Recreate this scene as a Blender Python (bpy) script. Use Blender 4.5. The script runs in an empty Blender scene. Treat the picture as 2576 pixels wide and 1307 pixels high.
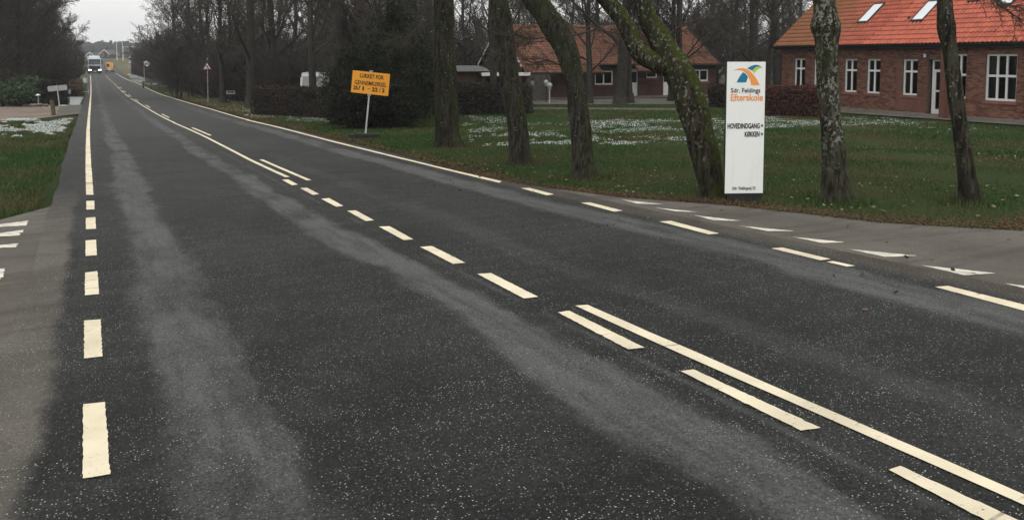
import bpy, bmesh, math, random
import numpy as np
from mathutils import Vector, Matrix
R = math.radians
sc = bpy.context.scene
COL = sc.collection
rnd = random.Random(7)

# ------------------------------------------------------------------ camera, sky, sun, exposure
F, CX, CY, VH, EYE = 2083., 1288., 300., 145., 1.7        # photograph at 2576 px width
PIT = math.atan((CY - VH) / F); PSI = math.atan(1053 / F)
cd = bpy.data.cameras.new('camera'); cam = bpy.data.objects.new('camera', cd); COL.objects.link(cam)
cam.location = (0, 0, EYE); cam.rotation_euler = (math.pi / 2 - PIT, 0, -PSI)
cd.sensor_width = 36; cd.lens = 36 * F / 2576; cd.shift_y = -(653.5 - CY) / 2576
cd.clip_start = .05; cd.clip_end = 6000
sc.camera = cam
SUN_EL, SUN_AZ = R(52), R(205)      # azimuth clockwise from the road direction (+y)
w = bpy.data.worlds.new('World'); sc.world = w; w.use_nodes = True
nt = w.node_tree; nt.nodes.clear()
sky = nt.nodes.new('ShaderNodeTexSky'); sky.sky_type = 'NISHITA'; sky.sun_disc = False
sky.sun_elevation = SUN_EL; sky.sun_rotation = SUN_AZ; sky.dust_density = 4; sky.air_density = 1.2
hs = nt.nodes.new('ShaderNodeHueSaturation'); hs.inputs['Saturation'].default_value = .06
b1 = nt.nodes.new('ShaderNodeBackground'); b1.inputs[1].default_value = .05
b2 = nt.nodes.new('ShaderNodeBackground'); b2.inputs[0].default_value = (1, .998, .975, 1); b2.inputs[1].default_value = .90
ad = nt.nodes.new('ShaderNodeAddShader'); ow = nt.nodes.new('ShaderNodeOutputWorld')
nt.links.new(sky.outputs[0], hs.inputs['Color']); nt.links.new(hs.outputs[0], b1.inputs[0])
nt.links.new(b1.outputs[0], ad.inputs[0]); nt.links.new(b2.outputs[0], ad.inputs[1]); nt.links.new(ad.outputs[0], ow.inputs[0])
sl = bpy.data.lights.new('sun', 'SUN'); sl.energy = .7; sl.angle = R(45); sl.color = (1, .97, .9)
so = bpy.data.objects.new('sun', sl); COL.objects.link(so)
sdir = Vector((math.sin(SUN_AZ) * math.cos(SUN_EL), math.cos(SUN_AZ) * math.cos(SUN_EL), math.sin(SUN_EL)))
so.rotation_euler = sdir.to_track_quat('Z', 'Y').to_euler(); so.location = sdir * 60
sc.view_settings.view_transform = 'Standard'; sc.view_settings.look = 'None'
sc.view_settings.exposure = 0.0; sc.view_settings.gamma = 1; sc.view_settings.use_curve_mapping = False
sc.render.engine = 'CYCLES'
sc.cycles.max_bounces = 5; sc.cycles.diffuse_bounces = 3; sc.cycles.glossy_bounces = 2; sc.cycles.volume_bounces = 0
sc.cycles.transparent_max_bounces = 8; sc.cycles.use_adaptive_sampling = True; sc.cycles.adaptive_threshold = .006; sc.cycles.adaptive_min_samples = 16

# ------------------------------------------------------------------ terrain height and pixel helpers
PY = [-60, -20, 0, 8, 16, 24, 33, 41, 49, 60, 73, 98, 135, 200, 240, 300, 400, 700, 1500, 2500]
PZ = [2.2, .75, 0, -.3, -.58, -.79, -1.02, -1.25, -1.43, -1.64, -1.86, -2.26, -2.46, -2.45, -2.1, -1.0, 1.3, 3., 8., 12.]
def _profile():
    ys = np.arange(-60, 2500, .5); n = len(PY); m = []
    for i in range(n):
        if i == 0: m.append((PZ[1] - PZ[0]) / (PY[1] - PY[0]))
        elif i == n - 1: m.append((PZ[-1] - PZ[-2]) / (PY[-1] - PY[-2]))
        else:
            h0, h1 = PY[i] - PY[i - 1], PY[i + 1] - PY[i]
            m.append(((PZ[i] - PZ[i - 1]) / h0 * h1 + (PZ[i + 1] - PZ[i]) / h1 * h0) / (h0 + h1))
    idx = np.clip(np.searchsorted(PY, ys, 'right') - 1, 0, n - 2)
    A = np.array(PY, float); Z = np.array(PZ, float); M = np.array(m)
    h = A[idx + 1] - A[idx]; t = (ys - A[idx]) / h
    return ys, (2*t**3 - 3*t*t + 1) * Z[idx] + (t**3 - 2*t*t + t) * h * M[idx] + (3*t*t - 2*t**3) * Z[idx + 1] + (t**3 - t*t) * h * M[idx + 1]
_YS, _ZS = _profile()
def sstep(a, b, x):
    t = np.clip((np.asarray(x, float) - a) / (b - a), 0, 1); return t * t * (3 - 2 * t)
def gzv(x, y):
    x = np.asarray(x, float); y = np.asarray(y, float)
    p = np.interp(y, _YS, _ZS); q = -.74 - .0085 * y
    wt = sstep(11, 24, x) * (1 - sstep(70, 110, y))
    return p * (1 - wt) + q * wt
def gz(x, y): return float(gzv(x, y))
def ray(u, v):
    X = (u - CX) / F; Y = (CY - v) / F
    f = math.cos(PIT) + Y * math.sin(PIT); z = -math.sin(PIT) + Y * math.cos(PIT)
    return Vector((X * math.cos(PSI) + f * math.sin(PSI), -X * math.sin(PSI) + f * math.cos(PSI), z))
ORI = Vector((0, 0, EYE))
def gnd(u, v):
    d = ray(u, v); t = 1.
    while t < 1500:
        p = ORI + d * t
        if p.z < gz(p.x, p.y):
            lo, hi = t / 1.03, t
            for _ in range(24):
                m = (lo + hi) / 2; p = ORI + d * m
                if p.z < gz(p.x, p.y): hi = m
                else: lo = m
            return p
        t *= 1.03
    return ORI + d * t
def fwd_of(p): return (p.x * math.sin(PSI) + p.y * math.cos(PSI)) * math.cos(PIT) - (p.z - EYE) * math.sin(PIT)
def at(u, v, depth):                      # the point on a pixel's ray at a given depth
    return ORI + ray(u, v) * depth
def stand(u, depth):                      # the ground point below the direction of column u at a depth
    X = (u - CX) / F * depth
    x = X * math.cos(PSI) + depth * math.sin(PSI); y = -X * math.sin(PSI) + depth * math.cos(PSI)
    return Vector((x, y, gz(x, y)))
CAMR = Vector((math.cos(PSI), -math.sin(PSI), 0)); CAMF = Vector((math.sin(PSI), math.cos(PSI), 0))

# ------------------------------------------------------------------ materials
def mat(name, col, rough=.8, var=.25, scale=6., bump=0., bscale=40., col2=None, isl=0., spec=.3, metal=0., emit=0., coords='Object', detail=4, thr=(.3, .7)):
    m = bpy.data.materials.new(name); m.use_nodes = True
    t = m.node_tree; b = t.nodes['Principled BSDF']; L = t.links.new
    b.inputs['Roughness'].default_value = rough; b.inputs['Specular IOR Level'].default_value = spec; b.inputs['Metallic'].default_value = metal
    c4 = (*col, 1)
    d4 = (*(col2 if col2 else [c * (1 - var) for c in col]), 1)
    tc = t.nodes.new('ShaderNodeTexCoord'); n = t.nodes.new('ShaderNodeTexNoise'); n.inputs['Scale'].default_value = scale; n.inputs['Detail'].default_value = detail
    L(tc.outputs[coords], n.inputs['Vector'])
    mr = t.nodes.new('ShaderNodeMapRange'); mr.inputs[1].default_value = thr[0]; mr.inputs[2].default_value = thr[1]; L(n.outputs[0], mr.inputs[0])
    mx = t.nodes.new('ShaderNodeMix'); mx.data_type = 'RGBA'; mx.inputs[6].default_value = c4; mx.inputs[7].default_value = d4
    L(mr.outputs[0], mx.inputs[0]); out = mx.outputs[2]
    if isl:
        g = t.nodes.new('ShaderNodeNewGeometry'); oi = t.nodes.new('ShaderNodeObjectInfo')
        a = t.nodes.new('ShaderNodeMath'); a.operation = 'ADD'; L(g.outputs['Random Per Island'], a.inputs[0]); L(oi.outputs['Random'], a.inputs[1])
        fr = t.nodes.new('ShaderNodeMath'); fr.operation = 'FRACT'; L(a.outputs[0], fr.inputs[0])
        m2 = t.nodes.new('ShaderNodeMapRange'); m2.inputs[3].default_value = 1 - isl; m2.inputs[4].default_value = 1 + isl; L(fr.outputs[0], m2.inputs[0])
        h = t.nodes.new('ShaderNodeHueSaturation'); L(m2.outputs[0], h.inputs['Value']); L(out, h.inputs['Color']); out = h.outputs[0]
    L(out, b.inputs['Base Color'])
    if emit:
        L(out, b.inputs['Emission Color']); b.inputs['Emission Strength'].default_value = emit
    if bump:
        nb = t.nodes.new('ShaderNodeTexNoise'); nb.inputs['Scale'].default_value = bscale; L(tc.outputs[coords], nb.inputs['Vector'])
        bp = t.nodes.new('ShaderNodeBump'); bp.inputs['Strength'].default_value = bump; bp.inputs['Distance'].default_value = .02
        L(nb.outputs[0], bp.inputs['Height']); L(bp.outputs[0], b.inputs['Normal'])
    return m
class NG:                                 # tiny helper for longer node graphs
    def __init__(s, name, rough=.85, spec=.3):
        s.m = bpy.data.materials.new(name); s.m.use_nodes = True; s.t = s.m.node_tree; s.b = s.t.nodes['Principled BSDF']
        s.b.inputs['Roughness'].default_value = rough; s.b.inputs['Specular IOR Level'].default_value = spec
        s.tc = s.t.nodes.new('ShaderNodeTexCoord')
    def n(s, typ, **k):
        o = s.t.nodes.new('ShaderNode' + typ)
        for a, v in k.items(): setattr(o, a, v)
        return o
    def lk(s, a, b): s.t.links.new(a, b)
    def noise(s, scale, detail=3, vec=None, sc3=None, rough=.5):
        o = s.n('TexNoise'); o.inputs['Scale'].default_value = scale; o.inputs['Detail'].default_value = detail; o.inputs['Roughness'].default_value = rough
        v = vec or s.tc.outputs['Object']
        if sc3:
            mp = s.n('Mapping'); mp.inputs['Scale'].default_value = sc3; s.lk(v, mp.inputs[0]); v = mp.outputs[0]
        s.lk(v, o.inputs['Vector']); return o.outputs[0]
    def rng(s, x, a, b, c=0, d=1, smooth=True):
        o = s.n('MapRange'); o.interpolation_type = 'SMOOTHSTEP' if smooth else 'LINEAR'
        for i, v in enumerate((a, b, c, d)): o.inputs[i + 1].default_value = v
        s.lk(x, o.inputs[0]); return o.outputs[0]
    def mth(s, op, a, b=None):
        o = s.n('Math', operation=op)
        for i, v in enumerate((a, b)):
            if v is None: continue
            if isinstance(v, (int, float)): o.inputs[i].default_value = v
            else: s.lk(v, o.inputs[i])
        return o.outputs[0]
    def mix(s, f, a, b):
        o = s.n('Mix'); o.data_type = 'RGBA'
        for i, v in ((0, f), (6, a), (7, b)):
            if isinstance(v, (tuple, list)): o.inputs[i].default_value = (*v, 1)
            elif isinstance(v, (int, float)): o.inputs[i].default_value = v
            else: s.lk(v, o.inputs[i])
        return o.outputs[2]
    def xyz(s):
        o = s.n('SeparateXYZ'); s.lk(s.tc.outputs['Object'], o.inputs[0]); return o.outputs
    def out(s, col, bump=None, dist=.02, strength=.5):
        s.lk(col, s.b.inputs['Base Color'])
        if bump is not None:
            bp = s.n('Bump'); bp.inputs['Strength'].default_value = strength; bp.inputs['Distance'].default_value = dist
            s.lk(bump, bp.inputs['Height']); s.lk(bp.outputs[0], s.b.inputs['Normal'])
        return s.m

def asphalt_main():
    g = NG('asphalt_main', .8, .2); x, y, z = g.xyz()
    wob = g.mth('MULTIPLY', g.mth('SUBTRACT', g.noise(.5, 6, sc3=(1, .45, 1), rough=.62), .5), .75)
    rag = g.mth('MULTIPLY', g.mth('SUBTRACT', g.noise(5.5, 7, sc3=(1, .3, 1), rough=.7), .5), .34)
    xx = g.mth('ADD', x, g.mth('ADD', wob, rag))
    def band(c, hw, amp):
        d = g.mth('ABSOLUTE', g.mth('SUBTRACT', xx, c)); return g.mth('MULTIPLY', g.rng(d, hw * .5, hw * 1.2, 1, 0), amp)
    tr = g.mth('MAXIMUM', band(.54, .27, 1.), g.mth('MAXIMUM', band(2.48, .25, 1.), g.mth('MAXIMUM', band(5.72, .32, 1.), band(3.95, .2, .22))))
    tr = g.mth('MULTIPLY', tr, g.rng(g.noise(1.3, 6, sc3=(1, .4, 1), rough=.65), .32, .56, .25, 1))
    tr = g.mth('MULTIPLY', tr, g.rng(g.noise(7, 6, sc3=(1, .12, 1), rough=.7), .33, .6, .55, 1.05))
    far = g.rng(y, 12, 55)                      # grazing-angle sheen painted into the colour: asphalt paler further down the hill
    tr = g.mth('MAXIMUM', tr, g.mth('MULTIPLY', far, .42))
    v = g.n('TexVoronoi'); v.inputs['Scale'].default_value = 68; g.lk(g.tc.outputs['Object'], v.inputs['Vector'])
    sp = g.n('SeparateColor'); g.lk(v.outputs['Color'], sp.inputs[0])
    base = g.mix(g.rng(g.noise(.6, 5), .35, .68), (.0095, .0102, .0103), (.0235, .0248, .0245))
    base = g.mix(g.mth('MULTIPLY', g.rng(g.noise(2.4, 6, rough=.7), .45, .68), .55), base, (.042, .042, .040))
    base = g.mix(g.mth('MULTIPLY', g.rng(g.noise(.33, 5, sc3=(1.4, .5, 1)), .52, .66), .5), base, (.034, .033, .029))
    grain = g.noise(60, 4, rough=.75)
    base = g.mix(g.rng(sp.outputs[1], .2, 1, 0, .5, False), base, (.038, .038, .035))     # stones of different tone
    base = g.mix(g.rng(grain, .46, .62), base, (.006, .006, .006))
    tr = g.mth('MULTIPLY', tr, g.rng(grain, .36, .62, 1.05, .45))
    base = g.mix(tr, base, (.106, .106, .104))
    crk = g.n('TexVoronoi'); crk.feature = 'DISTANCE_TO_EDGE'; crk.inputs['Scale'].default_value = .42
    wv = g.n('VectorMath', operation='ADD'); nz = g.n('TexNoise'); nz.inputs['Scale'].default_value = 1.5; nz.inputs['Detail'].default_value = 6; g.lk(g.tc.outputs['Object'], nz.inputs['Vector']); g.lk(g.tc.outputs['Object'], wv.inputs[0]); g.lk(nz.outputs['Color'], wv.inputs[1]); g.lk(wv.outputs[0], crk.inputs['Vector'])
    cm = g.mth('MULTIPLY', g.rng(crk.outputs['Distance'], .001, .006, 1, 0), g.rng(g.noise(.25, 3), .53, .62))
    base = g.mix(g.mth('MULTIPLY', cm, .7), base, (.006, .006, .006))
    seam = g.mth('MULTIPLY', g.rng(g.mth('ABSOLUTE', g.mth('SUBTRACT', g.mth('ADD', x, g.mth('MULTIPLY', wob, .06)), 2.95)), .0, .05, 1, 0), g.rng(g.noise(1.2, 4), .4, .6))
    base = g.mix(g.mth('MULTIPLY', seam, .4), base, (.085, .084, .08))
    # dusty brown edges where the side roads join
    jn = g.mth('ADD', x, g.mth('MULTIPLY', g.mth('SUBTRACT', g.noise(2.0, 6, sc3=(1, .5, 1), rough=.65), .5), .35))
    stx = g.mix(g.rng(g.noise(.8, 7, sc3=(1, .5, 1), rough=.65), .36, .62), (.088, .080, .068), (.140, .128, .110)); stx = g.mix(g.mth('MULTIPLY', g.rng(g.noise(1.4, 7, sc3=(.35, 1.8, 1), rough=.65), .48, .66), .5), stx, (.052, .045, .036)); stx = g.mix(g.mth('MULTIPLY', g.rng(grain, .44, .62), .55), stx, (.04, .036, .03))
    lf = g.mth('MULTIPLY', g.rng(jn, -.25, -.36), g.rng(y, 17, 12)); base = g.mix(g.mth('MULTIPLY', lf, .92), base, stx)
    rt = g.mth('MULTIPLY', g.rng(jn, 6.05, 6.5), g.rng(y, 19, 12)); base = g.mix(g.mth('MULTIPLY', rt, .75), base, (.082, .072, .059))
    rb_ = g.mth('MULTIPLY', g.rng(g.mth('ABSOLUTE', g.mth('SUBTRACT', jn, 6.5)), .03, .22, 1, 0), g.rng(g.noise(1.6, 5), .35, .6)); base = g.mix(g.mth('MULTIPLY', rb_, .7), base, (.036, .027, .019))
    ll = g.mth('MULTIPLY', g.rng(jn, 6.35, 6.6), g.rng(y, 15, 22)); base = g.mix(g.mth('MULTIPLY', ll, .6), base, (.05, .042, .03))
    dot = g.mth('MULTIPLY', g.rng(g.mth('ADD', v.outputs['Distance'], g.mth('MULTIPLY', sp.outputs[2], .10)), .20, .30, 1, 0), g.rng(sp.outputs[0], .18, .85, 0, 1, False))
    dens = g.mth('MULTIPLY', g.rng(g.noise(1.1, 4), .3, .6, .5, 1), g.mth('SUBTRACT', 1.1, g.mth('MULTIPLY', tr, .5)))
    base = g.mix(g.mth('MULTIPLY', dot, dens), base, g.mix(sp.outputs[1], (.24, .235, .22), (.60, .60, .58)))
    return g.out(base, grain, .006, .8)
def asphalt_side(name, tint):
    g = NG(name, .88, .2); dk = [tint[0] * .5, tint[1] * .46, tint[2] * .42]
    c = g.mix(g.rng(g.noise(.6, 7, sc3=(1, .5, 1), rough=.6), .34, .64), tint, [k * 1.45 for k in tint])
    c = g.mix(g.mth('MULTIPLY', g.rng(g.noise(1.4, 7, sc3=(.35, 1.8, 1), rough=.65), .48, .66), .5), c, dk)
    c = g.mix(g.mth('MULTIPLY', g.rng(g.noise(7, 6, sc3=(.5, 1.3, 1), rough=.7), .52, .68), .35), c, dk)
    gr = g.noise(95, 3, rough=.8); c = g.mix(g.mth('MULTIPLY', g.rng(gr, .42, .64), .6), c, [k * .4 for k in tint])
    v = g.n('TexVoronoi'); v.inputs['Scale'].default_value = 38; g.lk(g.tc.outputs['Object'], v.inputs['Vector']); sp = g.n('SeparateColor'); g.lk(v.outputs['Color'], sp.inputs[0])
    c = g.mix(g.mth('MULTIPLY', g.rng(v.outputs['Distance'], .1, .2, 1, 0), g.rng(sp.outputs[0], .72, .9, 0, .7)), c, (.32, .30, .27))
    return g.out(c, gr, .008, .7)
def ground_mat():
    g = NG('ground', .95, .1); x, y, z = g.xyz()
    c = g.mix(g.rng(g.noise(.35, 6), .35, .68), (.021, .046, .009), (.042, .054, .016))
    c = g.mix(g.mth('MULTIPLY', g.rng(g.noise(2.6, 5), .5, .75), .6), c, (.05, .038, .02))
    c = g.mix(g.mth('MULTIPLY', g.rng(g.noise(25, 3), .4, .7), .5), c, (.012, .018, .007))
    bare = g.mth('MULTIPLY', g.mth('MULTIPLY', g.rng(x, -1.0, -1.5), g.rng(y, 60, 45)), g.rng(g.noise(.85, 5), .50, .62)); c = g.mix(g.mth('MULTIPLY', bare, .85), c, (.088, .064, .042))
    fld = g.rng(y, 150, 230)
    c = g.mix(fld, c, g.mix(g.rng(g.noise(.03, 4), .4, .6), (.085, .105, .04), (.12, .10, .055)))
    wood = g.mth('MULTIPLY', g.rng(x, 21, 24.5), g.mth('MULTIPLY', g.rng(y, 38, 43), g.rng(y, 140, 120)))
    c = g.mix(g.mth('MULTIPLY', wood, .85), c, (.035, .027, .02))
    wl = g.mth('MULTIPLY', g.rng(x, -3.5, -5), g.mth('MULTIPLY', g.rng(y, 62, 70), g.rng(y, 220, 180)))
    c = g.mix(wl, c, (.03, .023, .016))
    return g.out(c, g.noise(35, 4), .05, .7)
def bark(name, dark, light, lichen=0., moss=0., lich_col=(.30, .31, .27)):
    g = NG(name, .95, .1)
    c = g.mix(g.rng(g.noise(9, 5, sc3=(1, 1, .25)), .35, .65), dark, light)
    c = g.mix(g.mth('MULTIPLY', g.rng(g.noise(26, 5, sc3=(1, 1, .13), rough=.6), .48, .58), .85), c, [k * .4 for k in dark])
    c = g.mix(g.mth('MULTIPLY', g.rng(g.noise(1.7, 5), .45, .65), .5), c, [light[0] * .55, light[1] * .75, light[2] * .45])
    if moss:
        nn = g.n('NewGeometry'); sx = g.n('SeparateXYZ'); g.lk(nn.outputs['Normal'], sx.inputs[0])
        up = g.mth('ADD', sx.outputs[2], g.mth('MULTIPLY', sx.outputs[0], .35))
        f = g.mth('MULTIPLY', g.rng(g.mth('ADD', up, g.mth('MULTIPLY', g.noise(4, 5), .9)), .55, .85), moss)
        c = g.mix(f, c, g.mix(g.noise(30, 3), (.022, .031, .007), (.062, .072, .015)))
    if lichen:
        l1 = g.rng(g.noise(21, 4, sc3=(1, 1, .75), rough=.7), .70 - .15 * lichen, .74 - .15 * lichen)
        l2 = g.rng(g.noise(2.2, 4), .33, .55)
        zz = g.xyz()[2]
        c = g.mix(g.mth('MULTIPLY', g.mth('MULTIPLY', l1, l2), g.rng(zz, .35, .6, .05, 1)), c, g.mix(g.noise(50, 2), lich_col, [k * .55 for k in lich_col]))
    return g.out(c, g.noise(26, 5, sc3=(1, 1, .13), rough=.6), .07, 1.)

M = {}
M['road'] = asphalt_main(); M['side'] = asphalt_side('asphalt_side', (.105, .096, .082)); M['gravel'] = asphalt_side('gravel_drive', (.19, .15, .125))
M['path'] = asphalt_side('paving', (.13, .12, .105)); M['ground'] = ground_mat()
def paint_mat():
    g = NG('road_paint', .7, .25); x, y, z = g.xyz()
    c = g.mix(g.rng(g.noise(3, 6), .35, .7), (.77, .69, .51), (.66, .58, .42))
    c = g.mix(g.mth('MULTIPLY', g.rng(g.noise(1.1, 5), .5, .7), .35), c, (.46, .41, .32))
    st = g.rng(g.noise(40, 5, rough=.75), .60, .66); wear = g.rng(g.noise(2.3, 5), .42, .62, .12, .95)
    c = g.mix(g.mth('MULTIPLY', st, wear), c, (.10, .095, .085))
    w1 = g.n('TexWave'); w1.wave_type = 'BANDS'; w1.bands_direction = 'Y'; w1.inputs['Scale'].default_value = .83; w1.inputs['Distortion'].default_value = 3.1; w1.inputs['Detail'].default_value = 3; g.lk(g.tc.outputs['Object'], w1.inputs['Vector'])
    c = g.mix(g.mth('MULTIPLY', g.rng(w1.outputs[0], .010, .0, 0, .8), g.rng(g.noise(2.7, 4), .52, .6)), c, (.22, .19, .15))
    return g.out(c, g.noise(80, 3), .004, .4)
M['paint'] = paint_mat()
M['paintw'] = mat('road_paint_white', (.69, .65, .55), .7, .35, 7, .1, thr=(.42, .62))
M['bark1'] = bark('bark_dark', (.020, .019, .013), (.044, .040, .029), .5, .35)
M['bark2'] = bark('bark_grey', (.028, .026, .02), (.060, .055, .043), .5, .25)
M['bark4'] = bark('bark_mossy', (.026, .021, .014), (.056, .050, .035), .85, 1., (.235, .23, .19))
M['bark5'] = bark('bark_lichened', (.030, .027, .017), (.064, .060, .043), 1.22, .2, (.25, .26, .22))
M['bark6'] = bark('bark_speckled', (.024, .021, .014), (.058, .053, .039), .75, .3, (.24, .245, .21))
M['bg_bark'] = mat('background_bark', (.040, .036, .028), .95, .5, 3, .3, 12)
M['twig'] = mat('twig', (.070, .060, .048), .95, .4, .8)
M['twig_dark'] = mat('twig_thicket', (.072, .061, .051), .95, .4, .6)
M['twig_far'] = mat('twig_far', (.11, .097, .08), .95, .3, .6)
M['grass'] = mat('grass_blade', (.027, .064, .011), .8, .3, .45, 0, col2=(.080, .070, .026), isl=.45, detail=6, thr=(.4, .68))
M['litter'] = mat('leaf_litter', (.11, .062, .032), .9, .4, .6, 0, col2=(.055, .034, .02), isl=.55)
M['pale_leaf'] = mat('fallen_leaf', (.21, .18, .105), .8, .4, .6, 0, col2=(.12, .085, .05), isl=.5)
M['snow'] = mat('snow', (.38, .41, .40), .6, .12, 3, .2, 30)
M['yew'] = mat('evergreen_leaf', (.013, .018, .010), .85, .3, 1., 0, col2=(.027, .029, .018), isl=.55, spec=.15)
M['rhodo'] = mat('rhododendron_leaf', (.035, .06, .020), .6, .4, .8, 0, col2=(.016, .03, .010), isl=.5, spec=.4)
M['privet'] = mat('dark_hedge_leaf', (.022, .022, .015), .8, .4, 1., 0, col2=(.034, .025, .019), isl=.5)
M['beech'] = mat('beech_hedge_leaf', (.095, .034, .022), .85, .4, 1.2, 0, col2=(.05, .022, .016), isl=.5)
M['brownhedge'] = mat('brown_hedge_leaf', (.040, .026, .019), .85, .4, 1.2, 0, col2=(.024, .018, .014), isl=.5)
M['straw'] = mat('pale_bush_leaf', (.22, .16, .095), .85, .4, .8, 0, col2=(.10, .07, .045), isl=.4)
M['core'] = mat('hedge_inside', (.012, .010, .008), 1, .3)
M['brick'] = mat('brick', (.205, .088, .060), .9, .3, 5, .2, 60, col2=(.125, .060, .044), isl=.45)
M['brick2'] = mat('brick_low_house', (.080, .040, .031), .9, .3, 3, .2, 60, col2=(.052, .028, .023), isl=.3)
M['mortar'] = mat('mortar', (.155, .115, .095), .95, .3, 8, .2)
def tile_mat(name, a, b, mossx=None):
    g = NG(name, .75, .25)
    gi = g.n('NewGeometry'); oi = g.n('ObjectInfo')
    r = g.mth('FRACT', g.mth('ADD', gi.outputs['Random Per Island'], oi.outputs['Random']))
    c = g.mix(r, a, b)
    c = g.mix(g.mth('MULTIPLY', g.rng(g.noise(14, 4), .52, .72), .5), c, [k * .45 for k in b])
    if mossx is not None:
        pos = g.n('SeparateXYZ'); vt = g.n('VectorTransform', vector_type='POINT', convert_from='WORLD', convert_to='OBJECT'); g.lk(gi.outputs['Position'], pos.inputs[0])
        nz = g.n('TexNoise'); nz.inputs['Scale'].default_value = .5; nz.inputs['Detail'].default_value = 5; g.lk(gi.outputs['Position'], nz.inputs['Vector'])
        f = g.rng(g.mth('ADD', pos.outputs[1], g.mth('MULTIPLY', nz.outputs[0], 5)), mossx, mossx + 4)
        c = g.mix(g.mth('MULTIPLY', f, .62), c, (.14, .10, .04))
    return g.out(c, g.noise(40, 3), .01, .3)
M['tile'] = tile_mat('roof_tile_red', (.47, .124, .076), (.35, .092, .058), 31.0)
M['tile2'] = tile_mat('roof_tile_weathered', (.25, .108, .066), (.135, .068, .046))
M['white'] = mat('white_paint', (.72, .72, .69), .5, .12, 4)
M['glass'] = mat('window_glass', (.012, .014, .016), .08, .2, 2, spec=.6)
M['skyglass'] = mat('skylight_glass', (.72, .75, .78), .15, .1, 1, spec=.6)
M['curtain'] = mat('curtain', (.10, .105, .10), .9, .5, 9)
M['dark'] = mat('dark_metal', (.022, .022, .023), .5, .2, 5)
M['black'] = mat('black_rubber', (.016, .016, .016), .8, .3, 8)
M['concrete'] = mat('concrete', (.20, .18, .15), .9, .3, 3, .2, 40)
M['wood'] = mat('stained_wood', (.085, .05, .033), .85, .4, 6, .2, 30)
M['greywood'] = mat('weathered_wood', (.105, .098, .085), .9, .4, 6, .2, 30)
M['postwood'] = mat('mossy_post_wood', (.10, .092, .055), .9, .45, 5, .3, 30)
M['felt'] = mat('roofing_felt', (.10, .105, .108), .8, .25, 2)
M['fascia'] = mat('fascia_board', (.27, .27, .25), .7, .2, 3)
M['galv'] = mat('galvanised_steel', (.36, .37, .37), .45, .15, 6, metal=.5)
M['postgrey'] = mat('painted_steel_post', (.48, .48, .46), .6, .25, 8)
def sign_mat():
    g = NG('sign_face_white', .42, .4)
    c = g.mix(g.mth('MULTIPLY', g.rng(g.noise(16, 5, sc3=(1, 1, .07)), .48, .72), .14), (.80, .815, .79), (.60, .605, .56))
    return g.out(g.mix(g.mth('MULTIPLY', g.rng(g.noise(2.2, 6), .5, .7), .3), c, (.66, .66, .60)))
M['signwhite'] = sign_mat()
M['yellow'] = mat('sign_face_orange_yellow', (.80, .335, .028), .5, .06, 3)
M['ink'] = mat('sign_lettering_black', (.014, .014, .014), .6, .1, 5)
M['orange'] = mat('sign_print_orange', (.84, .32, .085), .5, .05, 3)
M['blue'] = mat('sign_print_blue', (.012, .17, .31), .5, .05, 3)
M['green'] = mat('sign_print_green', (.42, .62, .05), .5, .05, 3)
M['red'] = mat('sign_red', (.26, .018, .020), .5, .1, 3)
M['lampglass'] = mat('lamp_globe', (.42, .43, .42), .5, .15, 9)
M['stone'] = mat('field_stone', (.22, .17, .135), .9, .4, 3, .3, 12)

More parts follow.
